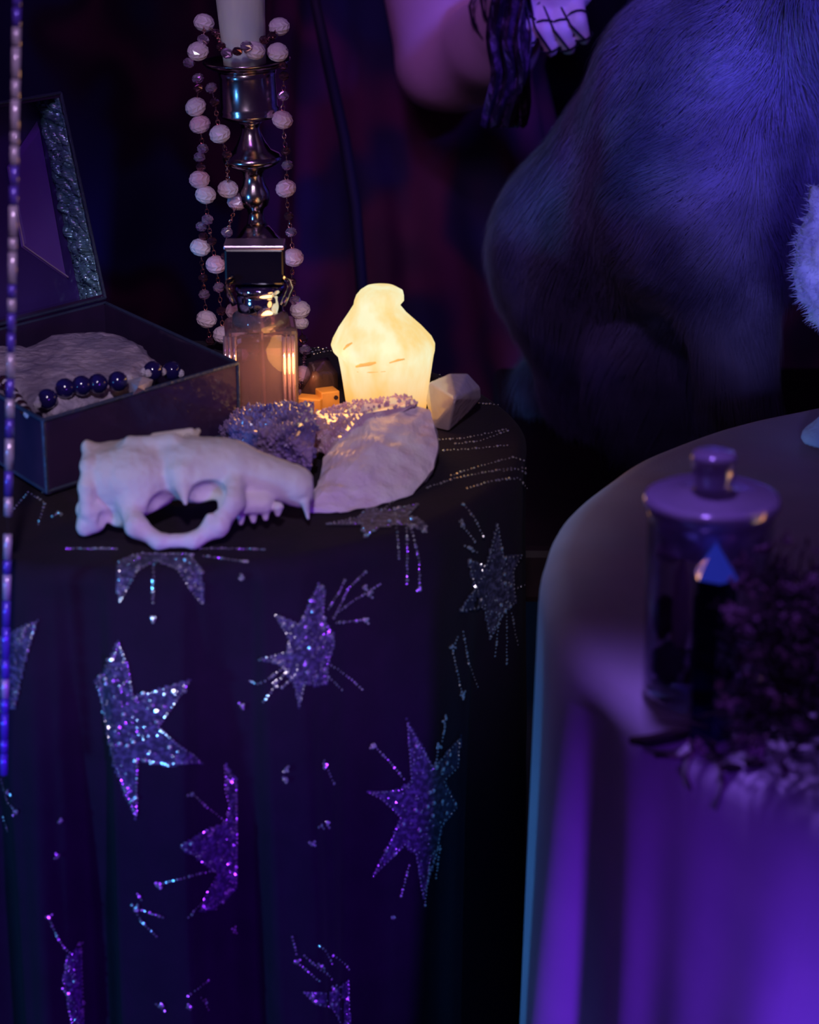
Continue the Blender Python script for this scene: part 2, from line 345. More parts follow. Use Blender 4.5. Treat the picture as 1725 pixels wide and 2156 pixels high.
# hanging cloth, in soft vertical folds
def fold_back(p, u, v):
    x = p.x
    p.y += 0.030*math.sin(x*19+0.6*math.sin(v*3)) + 0.016*math.sin(x*43+1.3+v*0.7) + 0.05*math.sin(x*5+1)
    return p
bd = link('backdrop_cloth', plane_grid((-1.6, 2.62, 0.01), (3.2, 0, 0), (0, 0, 2.3), 320, 24, fold_back), M['tapestry'], smooth=True)
bd.modifiers.new('solid', 'SOLIDIFY').thickness = 0.002
tag(bd, 'dim maroon and navy patterned cloth hanging behind everything', 'backdrop')

# ------------------------------------------------------------------ cloths on the two round tables
C1 = Vector((-0.128, 1.138)); R1 = 0.190; TZ = 0.75
def interp(pts, a):
    for i in range(len(pts)-1):
        if pts[i][0] <= a <= pts[i+1][0]:
            t = (a-pts[i][0])/(pts[i+1][0]-pts[i][0]); t = t*t*(3-2*t); return pts[i][1]+(pts[i+1][1]-pts[i][1])*t
    return 0
F1 = [(-180, 0), (-60, 0), (-48, .8), (-38, -.6), (-29, .7), (-22, -.6), (-17, .5), (-13.5, .9), (-10.5, .3), (-8, -.7), (-4, -.5), (-2, .6), (3, .75), (7.5, .85), (10, -.2), (14, -.85), (17.5, -.55), (19, .75), (24, .95), (27.5, .1),
      (32, -.7), (38, .1), (46, .75), (55, .1), (62, -.7), (72, .7), (85, -.5), (98, .5), (115, -.5), (135, .6), (155, -.4), (180, 0)]
def cloth(C, R, fold, amp, nth, rows, zbot, rc=0.008, flare=0.03):
    V = [(C[0], C[1], TZ)]; Fc = []
    prof = [('t', 0.12), ('t', 0.3), ('t', 0.5), ('t', 0.7), ('t', 0.85), ('t', 0.95)]
    rings = [(R*f_-rc*0 if f_ < .95 else R-rc, TZ, 0) for _, f_ in prof]
    for k in range(1, 7):
        a = math.pi/2*k/6; rings.append((R-rc+rc*math.sin(a), TZ-rc+rc*math.cos(a), 0.02*k))
    for k in range(1, rows+1):
        t = k/rows; t2 = t**1.25; z = TZ-rc-(TZ-rc-zbot)*t2; rings.append((R+flare*min(1, (TZ-z)/0.5), z, min(1, 0.12+(TZ-z)/0.20)))
    for r, z, a in rings:
        for i in range(nth):
            th = 360*i/nth-180; s = math.sin(math.radians(th)); c = math.cos(math.radians(th))
            dw = 0.4*math.sin((TZ-z)*6+th*0.11)*a
            rr = r + amp*a*fold(th+dw*2.0)
            V.append((C[0]+rr*s, C[1]-rr*c, z))
    for i in range(nth): Fc.append((0, 1+i, 1+(i+1) % nth))
    for j in range(len(rings)-1):
        for i in range(nth):
            k = (i+1) % nth; a = 1+j*nth; Fc.append((a+i, a+nth+i, a+nth+k, a+k))
    return V, Fc
V1, FF1 = cloth(C1, R1, lambda a: interp(F1, max(-179.9, min(179.9, a))), 0.0150, 720, 70, 0.012, flare=-0.004)
th1 = thing('tablecloth', (C1.x, C1.y, 0), 'black velvet cloth with beaded star bursts over the small left table', 'tablecloth')
bvh1 = BVHTree.FromPolygons([Vector(v) for v in V1], FF1)
wlink('cloth', mesh(V1, FF1), M['velvet'], th1, smooth=True)
C2 = Vector((0.358, 0.932)); R2 = 0.300
def fold2(a):
    return 0.75*math.sin(math.radians(a*13+40)) + 0.5*math.sin(math.radians(a*23+100)) + 0.25*math.sin(math.radians(a*37))
V2, FF2 = cloth(C2, R2, fold2, 0.0085, 480, 40, 0.012, rc=0.014, flare=0.010)
V2 = [(x, y, z + (0.0012*noise.noise(Vector((x*25, y*25, 0))) if z > 0.74 else 0)) for x, y, z in V2]
tc2 = link('tablecloth', mesh(V2, FF2), M['linen'], smooth=True)
tag(tc2, 'plain pale cloth over the right-hand table, lit violet', 'tablecloth')
bvh2 = BVHTree.FromPolygons([Vector(v) for v in V2], FF2)

# -- beaded stars sewn onto the black cloth
O = Vector((0, 0, H))
def on1(px, py, off=0.0006):
    h, n, i, d = bvh1.ray_cast(O, ray(px, py).normalized(), 3)
    if h is None: return None, None
    if n.dot(O-h) < 0: n = -n
    return h+n*off, n
def inside(x, y, poly):
    c = False; j = len(poly)-1
    for i in range(len(poly)):
        xi, yi = poly[i]; xj, yj = poly[j]
        if (yi > y) != (yj > y) and x < (xj-xi)*(y-yi)/(yj-yi)+xi: c = not c
        j = i
    return c
gem_bm = bmesh.new(); bmesh.ops.create_icosphere(gem_bm, subdivisions=1, radius=1.0)
GV = [v.co.copy() for v in gem_bm.verts]; GF = [tuple(v.index for v in f.verts) for f in gem_bm.faces]; gem_bm.free()
def gems_mesh(pts, r):
    V = []; Fc = []
    for p, n, s in pts:
        b = len(V); ax = n.orthogonal().normalized(); ay = n.cross(ax); ang = random.random()*6
        for g in GV:
            gx = g.x*math.cos(ang)-g.y*math.sin(ang); gy = g.x*math.sin(ang)+g.y*math.cos(ang)
            V.append(p + (ax*gx + ay*gy + n*g.z*0.7)*(r*s))
        Fc += [tuple(b+i for i in f) for f in GF]
    return mesh(V, Fc)
def line_pts(pl, step):
    out = []; carry = 0
    for (x0, y0), (x1, y1) in zip(pl[:-1], pl[1:]):
        L = math.hypot(x1-x0, y1-y0); s = carry
        while s < L: out.append((x0+(x1-x0)*s/L, y0+(y1-y0)*s/L)); s += step
        carry = s-L
    return out
def star(poly, rays=(), gems=14, label=None, dots=()):
    G = []
    V = []; Fc = []
    if poly:
        st = 4.5; x0 = min(p[0] for p in poly); x1 = max(p[0] for p in poly); y0 = min(p[1] for p in poly); y1 = max(p[1] for p in poly)
        cache = {}
        def vert(i, j):
            if (i, j) not in cache:
                h, n = on1(x0+i*st, y0+j*st, 0.0007)
                if h is None: cache[(i, j)] = None
                else: cache[(i, j)] = len(V); V.append(h)
            return cache[(i, j)]
        for i in range(int((x1-x0)/st)+1):
            for j in range(int((y1-y0)/st)+1):
                if inside(x0+(i+.5)*st, y0+(j+.5)*st, poly):
                    q = [vert(i, j), vert(i, j+1), vert(i+1, j+1), vert(i+1, j)]
                    if None in q: continue
                    if max((V[a]-V[b]).length for a in q for b in q) > 0.006: continue
                    Fc.append(q)
        pl = poly+[poly[0]]
        for x, y in line_pts(pl, 9):
            cx = sum(p[0] for p in poly)/len(poly); cy = sum(p[1] for p in poly)/len(poly)
            h, n = on1(x+(cx-x)*0.06, y+(cy-y)*0.06, 0.0011)
            if h is not None: G.append((h, n, 0.42))
        k = 0; tries = 0
        while k < gems*5 and tries < 4000:
            tries += 1; x = random.uniform(x0, x1); y = random.uniform(y0, y1)
            if inside(x, y, poly):
                h, n = on1(x, y, 0.0012)
                if h is not None: G.append((h, n, 1.0 if k < gems else 0.42)); k += 1
    for rl in rays:
        for x, y in line_pts(rl, 7.5):
            h, n = on1(x+random.uniform(-.8, .8), y+random.uniform(-.8, .8), 0.0009)
            if h is not None: G.append((h, n, random.choice((0.38, 0.42, 0.5, 0.72))))
    for x, y in dots:
        for k in range(5):
            h, n = on1(x+random.uniform(-7, 7)*(k > 0), y+random.uniform(-7, 7)*(k > 0), 0.0011)
            if h is not None: G.append((h, n, 0.9 if k == 0 else 0.55))
    if Fc:
        root = wlink('star_motif', mesh(V, Fc), M['motif'], th1, smooth=True)
        gm = gems_mesh(G, 0.0013); gm.transform(Matrix.Translation(-th1.location)); link('sequins', gm, M['sequin'], root, kind='stuff')
        if label: root['label'] = label
    elif G:
        gm = gems_mesh(G, 0.0013); gm.transform(Matrix.Translation(-th1.location)); root = link('sequin_spray', gm, M['sequin'], th1, kind='stuff')
star([(248,1343),(268,1395),(280,1465),(330,1450),(403,1427),(370,1480),(335,1530),(375,1565),(428,1608),(350,1612),(290,1600),(288,1665),(288,1728),(265,1680),(240,1610),(228,1550),(215,1480),(198,1430),(222,1410)], gems=26)
star([(80,1303),(62,1370),(45,1440),(35,1490),(0,1500),(-40,1480),(-90,1420),(-60,1370),(-20,1350),(25,1328)], gems=18)
star([(245,1185),(290,1168),(400,1168),(425,1200),(431,1275),(405,1245),(375,1200),(325,1183),(285,1205),(248,1268)], rays=[[(324,1185),(322,1270)],[(140,1158),(250,1160)],[(400,1158),(560,1160)],[(430,1175),(520,1185)]], gems=9, dots=[(323,1303),(510,1215)])
star([(575,1290),(630,1312),(645,1275),(668,1226),(683,1240),(680,1300),(700,1330),(704,1352),(690,1400),(690,1440),(665,1446),(640,1440),(628,1492),(618,1440),(590,1400),(545,1388),(600,1372),(608,1345)], gems=22,
     rays=[[(700,1300),(730,1240),(770,1200)],[(705,1290),(745,1262),(800,1228)],[(690,1280),(712,1245),(725,1215)],[(705,1310),(770,1303)],[(690,1330),(700,1350)],[(695,1400),(740,1430),(762,1450)],[(690,1425),(720,1455)],[(605,1410),(580,1440),(555,1480)],[(595,1405),(548,1440),(520,1430)],[(620,1420),(590,1450)]], dots=[(775,1250),(765,1235),(768,1305),(578,1438),(510,1485)])
star([(1045,1095),(1058,1170),(1100,1165),(1080,1200),(1085,1270),(1060,1290),(1030,1350),(1015,1280),(960,1290),(995,1240),(980,1175),(1020,1190)], gems=12,
     rays=[[(965,1098),(1000,1145)],[(975,1065),(995,1090),(1015,1130)],[(975,1148),(1005,1165)],[(1050,1290),(1040,1380)],[(1065,1290),(1065,1400)],[(1075,1290),(1088,1360)],[(1080,1240),(1105,1230)]], dots=[(970,1102),(985,1153)])
star([(680,1108),(755,1092),(770,1072),(820,1076),(885,1063),(862,1088),(893,1100),(898,1120),(850,1108),(800,1112),(767,1137),(760,1106)], gems=7,
     rays=[[(835,1115),(838,1180)],[(855,1115),(855,1235)],[(865,1115),(880,1180),(882,1245)],[(810,1075),(830,1055)]], dots=[(892,1117),(881,1240)])
star([(472,1600),(500,1640),(503,1760),(500,1870),(450,1915),(415,1920),(440,1870),(455,1840),(400,1800),(375,1780),(440,1740),(475,1730),(485,1690),(475,1660)], gems=20,
     rays=[[(400,1670),(480,1735)],[(330,1862),(450,1830)],[(395,1930),(420,1900)]], dots=[(399,1672),(335,1863),(494,1955)])
star([(855,1510),(895,1580),(912,1612),(970,1545),(965,1610),(935,1640),(962,1700),(930,1740),(920,1800),(890,1895),(875,1800),(850,1780),(800,1830),(780,1852),(820,1770),(840,1720),(800,1680),(772,1665),(840,1660),(865,1640)], gems=18,
     rays=[[(790,1570),(850,1640)],[(920,1575),(915,1610)],[(935,1515),(928,1560)],[(905,1800),(893,1905)],[(860,1820),(842,1890)],[(925,1780),(915,1850)]], dots=[(784,1571),(920,1570),(935,1512),(827,1930)])
star([(636,2085),(690,2090),(735,2060),(738,2156),(715,2160),(700,2125),(660,2110)], gems=6, rays=[[(620,2020),(650,2045),(672,2065)],[(640,2010),(672,2040),(700,2062)],[(672,1990),(700,2030)],[(700,2010),(735,2040)],[(615,1970),(625,2010)]], dots=[(625,2022),(675,2032),(700,2080)])
star([(168,1990),(174,2156),(150,2156),(130,2060),(140,2010)], gems=6, rays=[[(100,1928),(120,1975),(150,2010)],[(135,2030),(160,2070)],[(130,2080),(170,2130)],[(160,2140),(175,2160)]], dots=[(163,1985),(100,1930)])
star([(1165,1500),(1165,1510),(1170,1500)], gems=0)
for rl, dt in (([[(960,1340),(950,1370),(965,1440),(972,1475)],[(972,1330),(985,1400),(1005,1450)]], [(972,1460),(948,1360)]),
               ([[(680,1600),(700,1650)]], [(680,1610),(602,1618),(602,1640),(655,1775),(685,1735),(672,1738)]),
               ([[(280,1905),(300,1940),(330,1970)],[(290,1880),(300,1895)],[(300,1915),(345,1930)]], [(290,1910),(120,1800),(125,1728),(400,2118),(430,2110)]),
               ([[(5,1640),(20,1690),(40,1710)],[(10,1720),(20,1750)],[(330,2112),(350,2130)],[(395,2095),(440,2060)],[(420,2100),(440,2130)]], [(20,1668),(35,1708),(340,2115)])):
    star(None, rays=rl, dots=dt)
# sprays of beads on the top of the cloth and over its right edge
for rl in ([[(930,762),(925,800)],[(985,765),(1000,790)],[(960,770),(1005,768)],[(1020,806),(1055,800),(1095,812)],[(1015,822),(1060,818),(1100,830)],[(1010,852),(1050,855),(1080,866)],[(1020,830),(1070,826)]],
           [[(925,930),(980,925),(1030,915),(1072,905)],[(960,938),(1010,932),(1070,910)],[(935,952),(1000,948),(1075,940)]],
           [[(900,1030),(960,1010),(1010,1000),(1080,988),(1118,1000),(1130,1040),(1128,1100)],[(950,1005),(1010,985),(1080,966),(1120,975)],[(985,1032),(1040,1015),(1090,1008),(1108,1030),(1112,1090)],[(1060,995),(1110,985)]]):
    star(None, rays=rl)
star(None, rays=[[(640+i*3, 712+i*5.2), (668+i*3, 703+i*5.5), (712, 692+i*7)] for i in range(8)])
star(None, rays=[[(20,1085),(60,1040),(95,1062)],[(95,1065),(80,1110)],[(110,1090),(125,1085)]], dots=[(92,1040),(125,1085)])

# ------------------------------------------------------------------ candlestick and candle
yS = 1.3085; kS = 1/ppm(yS, 0.82)
base = atz(556, 730); ax0 = P(519, 130, yS); axd = (ax0-base); 
def zz(py): return P(545, py, yS).z-0.75
cs = thing('candlestick', base, 'turned silvery candlestick wrapped with a bead garland', 'candlestick')
cs.rotation_euler = (0, math.atan2(axd.x, axd.z), 0)
def prof(pr): return [(r*kS, zz(y)) for r, y in pr]
link('base', lathe(prof([(58,729),(60,722),(56,712),(40,702),(33,680),(30,600),(34,560),(52,540),(60,528),(61,518),(56,510),(40,494),(26,476)]), 64), M['pewter'], cs, True)
link('stem', lathe(prof([(24,480),(18,462),(16,448),(19,438),(27,432),(32,418),(31,402),(24,388),(20,372),(24,358),(44,350),(60,340),(62,332),(56,324),(40,316),(30,300),(22,282),(19,270),(20,262),(30,252)]), 64), M['pewter'], cs, True)
link('candle_cup', lathe(prof([(22,256),(50,248),(60,243),(63,238),(60,233),(62,228),(59,222),(58,160),(60,150),(56,146),(50,148),(50,215)]), 64), M['pewter'], cs, True)
link('drip_pan', lathe(prof([(52,148),(70,143),(84,136),(90,129),(91,125),(86,126),(70,133),(52,136)]), 64), M['pewter'], cs, True)
# candle
ca = thing('pillar_candle', P(515, 132, yS), 'pale wax candle standing in the silvery candlestick', 'candle'); ca.rotation_euler = cs.rotation_euler
z0 = P(515, 132, yS).z
cp = [(r*kS, P(515, y, yS).z-z0) for r, y in ((44,134),(45,110),(47,60),(50,0),(51,-60),(51,-110),(48,-118),(20,-114),(4,-112))]
me = lathe(cp, 40)
for v in me.vertices:
    s = 1+0.03*noise.noise(Vector((v.co.x*60, v.co.y*60, v.co.z*14))); v.co.x *= s; v.co.y *= s
link('wax_body', me, M['wax'], ca, True)
link('wick', tube([(0, 0, cp[-1][1]-.002), (0.0006, 0, cp[-1][1]+.004), (0.002, 0, cp[-1][1]+.008)], 0.0006, 5), M['herb_dark'], ca)

# ------------------------------------------------------------------ bead garland
bg = thing('bead_garland', P(519, 128, yS), 'garland of pink stone and crystal beads hung around the candlestick', 'bead garland')
def bead_mesh(r, sq=0.86, n=12, m=7):
    V = []; Fc = []
    V.append((0, 0, r*sq)); 
    for j in range(1, m):
        a = math.pi*j/m
        for i in range(n):
            b = 2*math.pi*(i+0.5*(j % 2))/n; V.append((r*math.sin(a)*math.cos(b), r*math.sin(a)*math.sin(b), r*sq*math.cos(a)))
    V.append((0, 0, -r*sq)); last = len(V)-1
    for i in range(n): Fc.append((0, 1+i, 1+(i+1) % n)); Fc.append((last, 1+(m-2)*n+(i+1) % n, 1+(m-2)*n+i))
    for j in range(m-2):
        for i in range(n):
            k = (i+1) % n; a = 1+j*n
            if j % 2 == 0: Fc += [(a+i, a+n+i, a+k), (a+k, a+n+i, a+n+k)]
            else: Fc += [(a+i, a+n+i, a+n+k), (a+i, a+n+k, a+k)]
    return mesh(V, Fc)
BM = {}
for key, r, mt in (('L', 22.5, 'bead'), ('R', 22.5, 'bead_pink'), ('s', 13.0, 'crystal_bead'), ('d', 11.0, 'dark_bead'), ('M', 17.0, 'bead')):
    BM[key] = bead_mesh(r*kS, 0.84, 12 if key in 'LRM' else 8, 7 if key in 'LRM' else 5); BM[key].materials.append(M[mt])
lk = bmesh.new()
lv, lf = [], []
for i in range(10):
    a = 2*math.pi*i/10
    for k in range(4):
        b = 2*math.pi*k/4; rr = 5.0+1.1*math.cos(b); lv.append((rr*kS*math.cos(a)*0.75, 1.1*kS*math.sin(b), rr*kS*math.sin(a)*1.25))
for i in range(10):
    for k in range(4):
        lf.append((i*4+k, i*4+(k+1) % 4, ((i+1) % 10)*4+(k+1) % 4, ((i+1) % 10)*4+k))
LINK = mesh(lv, lf); LINK.materials.append(M['gold_link']); lk.free()
def put(me, name, p, rot=None, parent=bg):
    o = bpy.data.objects.new(name, me); COL.objects.link(o); o.parent = parent; o.location = Vector(p)-parent.location
    o.rotation_euler = rot or (0, 0, 0); return o
def strand(lst, dy, links=True):
    prev = None
    for it in lst:
        x, y, k = it[:3]; d = it[3] if len(it) > 3 else dy
        p = P(x, y, yS+d); r = {'L': 20, 'R': 20, 's': 11, 'd': 9, 'M': 15}[k]
        put(BM[k], 'bead' if k in 'LRM' else 'crystal_bead', p, (random.uniform(-.35, .35), random.uniform(-.35, .35), random.uniform(0, 3)))
        if prev and links:
            q, pr = prev; L = (p-q).length; g0 = pr*kS; g1 = r*kS; gap = L-g0-g1; n = max(0, int(round(gap/(9.5*kS))))
            for i in range(n):
                t = (g0+gap*(i+.5)/n)/L; c = q.lerp(p, t); dd = (p-q).normalized()
                eu = dd.to_track_quat('Z', 'Y').to_euler(); o = put(LINK, 'chain_link', c, eu)
                if i % 2: o.rotation_euler.rotate_axis('Z', 1.4)
        prev = (p, r)
strand([(417,165,'s'),(418,186,'d'),(412,225,'L'),(421,262,'R'),(427,313,'s'),(420,331,'s'),(423,352,'d'),(420,378,'R'),(433,410,'L'),(437,462,'s'),(424,477,'s'),(428,498,'d'),(422,521,'L'),(428,585,'d'),(430,620,'s'),(435,672,'L'),(443,718,'d')], -0.014)
strand([(445,185,'s'),(452,215,'d'),(463,282,'L'),(478,325,'d'),(480,398,'L',-0.004),(500,424,'R',0.004),(478,489,'s'),(474,540,'d'),(483,610,'d')], -0.020)
strand([(437,462,'s'),(446,508,'d'),(455,557,'R'),(461,605,'s'),(466,655,'d'),(470,705,'L')], -0.020)
strand([(598,160,'d'),(597,202,'s'),(595,252,'R'),(602,318,'d'),(605,348,'s'),(602,397,'R'),(608,455,'d'),(613,489,'s'),(618,542,'R'),(614,594,'d'),(622,633,'s'),(632,652,'L'),(634,680,'M'),(638,714,'d'),(643,737,'s',-.03),(637,790,'R',-.082),(630,832,'s',-.105)], -0.010)
strand([(497,655,'R'),(505,700,'s'),(500,735,'L')], -0.03)
strand([(398,133,'s'),(417,108,'L'),(428,84,'s'),(430,48,'L',0.006),(455,70,'d',0.0),(466,98,'d',-0.02),(478,112,'s',-0.03),(500,108,'d',-0.03),(519,97,'s',-0.03),(536,106,'L',-0.024),(556,84,'d',-0.012),(574,76,'d',-0.005),(588,56,'L',0.006)], -0.012, True)
strand([(585,110,'L'),(596,138,'d')], -0.014)

# ------------------------------------------------------------------ perfume bottle
yB = 1.190; kB = 1/ppm(yB, 0.78)
pb = thing('perfume_bottle', atz(553, 868), 'square glass perfume bottle with black square cap in front of the candlestick', 'bottle')
def zb(py): return P(553, py, yB).z-0.75
yb = pb.location.y
def shell(w, d, z0_, z1_, t, bev):
    return box(0, 0, (z0_+z1_)/2, w, d, z1_-z0_, bev, 3)
HB = zb(668)
body = box(0, 0, HB/2, 150*kB, 112*kB, HB, 0.0035, 3)
o = link('glass_body', body, M['pink_glass'], pb); o.rotation_euler = (0, 0, 0.10)
for rx_, ry_ in ((-70, -57), (-61, -59), (-51, -59), (70, -52), (61, -55), (51, -57)): link('highlight_rib', tube([(rx_*kB, ry_*kB, .003), (rx_*kB, ry_*kB, HB-.004)], .0011, 8), M['rib_highlight'], pb, True)  # ribs added to draw vertical highlights and refraction lines on the glass
inner = box(0, 0, HB*0.46, 106*kB, 74*kB, HB*0.74, 0.003, 2); o = link('perfume', inner, M['liquid'], pb); o.rotation_euler = (0, 0, 0.10)
link('dip_tube', tube([(0.001, -0.002, HB*0.12), (0, 0, HB*1.02)], 0.0014, 8), M['cap_top'], pb)
link('shoulder', lathe([(60*kB, HB-.002), (58*kB, HB+.004), (48*kB, HB+.006), (40*kB, HB+.006)], 24), M['pink_glass'], pb, True)
link('neck_band', lathe([(47*kB, HB-.001), (48*kB, zb(612)), (46*kB, zb(608)), (50*kB, zb(604)), (52*kB, zb(596)), (50*kB, zb(588)), (30*kB, zb(586))], 48), M['chrome'], pb, True)
cx = -8*kB; zc0 = zb(583); zc1 = zb(508)
o = link('cap', box(cx, 0, (zc0+zc1)/2, 122*kB, 66*kB, zc1-zc0, 0.0012, 2), M['black_gloss'], pb)
o = link('cap_top_plate', box(cx, 0, zc1+.0007, 124*kB, 68*kB, 0.0022, 0.0006, 2), M['cap_top'], pb); o['label'] = 'purple-lit metallic top of the black cap'
for s in (-1, 1):
    pts = []
    for i in range(9):
        a = math.pi*i/8; pts.append((s*(52+17*math.sin(a))*kB*1.0+(0 if s < 0 else 0), -0.012, zb(612)+(0.0085*(i/8))))
    link('clear_loop', tube([(s*50*kB, -.010, zb(622)), (s*60*kB, -.011, zb(600)), (s*66*kB, -.011, zb(586)), (s*62*kB, -.011, zb(574)), (s*50*kB, -.011, zb(566))], 0.0016, 10), M['glass'], pb, True)

# ------------------------------------------------------------------ glowing stone candle
yG = 1.180; kG = 1/ppm(yG, 0.78); gb = atz(812, 880)
def zg(py): return P(812, py, gb.y).z-0.75
gl = thing('glowing_candle', gb, 'lit cream-yellow carved stone candle with a capped narrow top', 'candle')
outl = [(603,-2,0),(604,-40,22),(612,-52,36),(622,-60,38),(632,-64,38),(642,-66,30),(660,-78,45),(690,-98,78),(712,-108,97),(725,-111,103),(738,-107,103),(748,-98,101),(770,-95,98),(800,-90,94),(835,-84,90),(878,-78,84)]
V = []; Fc = []; n = 56
for y, xl, xr in outl:
    cxx = (xl+xr)/2*kG; r = max(0.001, (xr-xl)/2*kG); z = zg(y)
    for i in range(n):
        a = 2*math.pi*i/n; s = 1+0.035*noise.noise(Vector((math.cos(a)*1.6, math.sin(a)*1.6, z*60)))
        V.append((cxx+r*math.cos(a)*s, r*0.92*math.sin(a)*s, z))
for j in range(len(outl)-1):
    for i in range(n):
        k = (i+1) % n; Fc.append((j*n+i, (j+1)*n+i, (j+1)*n+k, j*n+k))
Fc.append(tuple(range(n))); Fc.append(tuple((len(outl)-1)*n+i for i in range(n-1, -1, -1)))
link('stone_shell', mesh(V, Fc), M['glow'], gl, True)
bvg = BVHTree.FromPolygons([Vector(v)+gb for v in V], Fc)
def onto(bv, px, py, off):
    h, nn, i, d = bv.ray_cast(O, ray(px, py).normalized(), 4)
    if h is None: return None
    if nn.dot(O-h) < 0: nn = -nn
    return h+nn*off
for pl, r in (([(750,772),(762,768),(778,766),(792,763)], 0.0011), ([(820,764),(838,758),(852,756)], 0.0007), ([(752,783),(780,784),(812,782)], 0.00035), ([(724,736),(732,728),(742,722)], 0.0009)):
    pts = [onto(bvg, x, y, 0.0) for x, y in pl]
    if all(pts):
        me = tube(pts, [r*0.5]+[r]*(len(pts)-2)+[r*0.5], 8); wlink('carved_groove', me, M['glow_groove'], gl, True)
# its own lamp lights what stands round it
for lx, ly, lz, e in ((0.004, -0.050, 0.055, 0.035), (-0.050, -0.012, 0.034, 0.085)):
    l = bpy.data.lights.new('candle_glow', 'POINT'); l.color = (1.0, 0.45, 0.12); l.energy = e; l.shadow_soft_size = 0.018
    lo = bpy.data.objects.new('candle_glow', l); COL.objects.link(lo); lo.location = gb+Vector((lx, ly, lz))

# ------------------------------------------------------------------ stones round the candle
def pt(px, py, z): return atz(px, py, 0.75+z)
G0 = 0.751
rq = hull([pt(652,1078,.001), pt(652,1066,.004), pt(722,1080,.001), pt(800,1062,.001), pt(868,1040,.001), pt(910,1005,.001), pt(922,930,.006), pt(683,985,.010), pt(685,962,.013), pt(742,902,.022), pt(766,852,.030), pt(858,845,.030), pt(905,862,.026), pt(922,915,.018), pt(918,985,.008),
           pt(790,930,.022), pt(800,940,.001), pt(870,930,.001)], 0.0021, 4, 3, 60)
rqt = thing('rose_quartz', atz(800, 1040), 'large rough pale pink quartz chunk, in front of the glowing candle', 'crystal')
wlink('stone', rq, M['rose_quartz'], rqt)
def druse(name, parent, hullpts, n, r0, r1, m, seed, up=(0, -.3, 1)):
    base_me = hull(hullpts, 0.0014, 3, seed, 80); bvd = BVHTree.FromPolygons([v.co.copy() for v in base_me.vertices], [tuple(p.vertices) for p in base_me.polygons])
    V = []; Fc = []; polys = [p for p in base_me.polygons if p.normal.z > -0.1 or p.normal.y < -0.3]
    wts = [p.area for p in polys]; random.seed(seed)
    for p in random.choices(polys, wts, k=n):
        vs = [base_me.vertices[i].co for i in p.vertices]; a, b = random.random(), random.random()
        if a+b > 1: a, b = 1-a, 1-b
        c = vs[0]+(vs[1]-vs[0])*a+(vs[2]-vs[0])*b; nn = (p.normal*0.7+Vector(up)*0.35+Vector((random.uniform(-.4, .4), random.uniform(-.4, .4), random.uniform(-.2, .4)))).normalized()
        r = random.uniform(r0, r1); L = r*random.uniform(1.0, 2.0); ax = nn.orthogonal().normalized(); ay = nn.cross(ax); b0 = len(V); ph = random.random()*6
        for lv_, rr in ((-0.5*L, r), (L*0.55, r*0.92)):
            for k in range(6):
                t = ph+math.pi*k/3; V.append(c+nn*lv_+ax*rr*math.cos(t)+ay*rr*math.sin(t))
        V.append(c+nn*(L*1.1+r*0.3)+ax*r*random.uniform(-.3, .3))
        for k in range(6):
            q = (k+1) % 6; Fc.append((b0+k, b0+q, b0+6+q, b0+6+k)); Fc.append((b0+6+k, b0+6+q, b0+12))
    wlink('matrix', base_me, m, parent); wlink('crystal_points', mesh(V, Fc), m, parent, kind='stuff')
am = thing('amethyst_cluster', atz(560, 960), 'bluish purple druzy cluster between the skull and the perfume bottle', 'crystal')
druse('a', am, [pt(448,905,.001), pt(470,880,.008), pt(520,858,.020), pt(600,848,.026), pt(655,850,.028), pt(662,900,.027), pt(655,975,.016), pt(650,1010,.004), pt(500,960,.001), pt(560,1000,.001), pt(640,1010,.001), pt(610,925,.029), pt(500,905,.018), pt(640,880,.001), pt(480,900,.001)], 1100, 0.0005, 0.0013, M['amethyst'], 5)
am2 = thing('pink_druzy', atz(730, 905), 'glittering pink crystal crust lying against the back of the rose quartz', 'crystal')
druse('b', am2, [pt(664,952,.006), pt(662,900,.014), pt(668,868,.018), pt(730,846,.020), pt(800,838,.024), pt(868,838,.030), pt(880,850,.030), pt(765,872,.029), pt(735,905,.023), pt(690,955,.012), pt(670,950,.001), pt(860,880,.001), pt(700,880,.001)], 700, 0.0004, 0.0010, M['amethyst_pink'], 9)
qz = thing('quartz_point', atz(955, 905), 'faceted clear quartz point leaning right of the glowing candle', 'crystal')
qp = [pt(897,842,.012), pt(903,806,.026), pt(948,786,.030), pt(985,786,.026), pt(1012,815,.018), pt(1013,838,.012), pt(990,866,.006), pt(945,908,.001), pt(912,900,.001), pt(905,870,.004), pt(960,840,.026), pt(940,800,.001+.008), pt(985,850,.001)]
wlink('stone', hull(qp, 0, 0, bev=0.0009), M['quartz'], qz)
sm = thing('smoky_stone', atz(672, 838), 'dark brown smoky stone behind the beads, left of the glowing candle', 'stone')
wlink('stone', hull([pt(628,840,.001), pt(640,800,.010), pt(650,762,.014), pt(690,752,.012), pt(712,785,.008), pt(712,820,.001), pt(665,850,.001), pt(690,790,.001), pt(650,800,.002), pt(660,790,.020)], 0.0005, 2, 4, 90), M['smoky'], sm, True)
wb = thing('wooden_block', atz(690, 868), 'small amber-lit wooden block with a drilled hole, beside the glowing candle', 'block', rz=0.4)
bx_ = box(0, 0, 0.0065, 0.0105, 0.010, 0.013, 0.0006, 2); link('block', bx_, M['amber_wood'], wb)
link('drilled_hole', lathe([(0.0012, 0), (0.0012, 0.0006)], 12), M['herb_dark'], wb).matrix_local = Matrix.Translation((0.003, -0.0050, 0.0095)) @ Matrix.Rotation(math.pi/2, 4, 'X')
wb2 = thing('wooden_block', atz(655, 872), 'plain amber-lit wooden block partly behind the druzy stones', 'block', rz=-0.3)
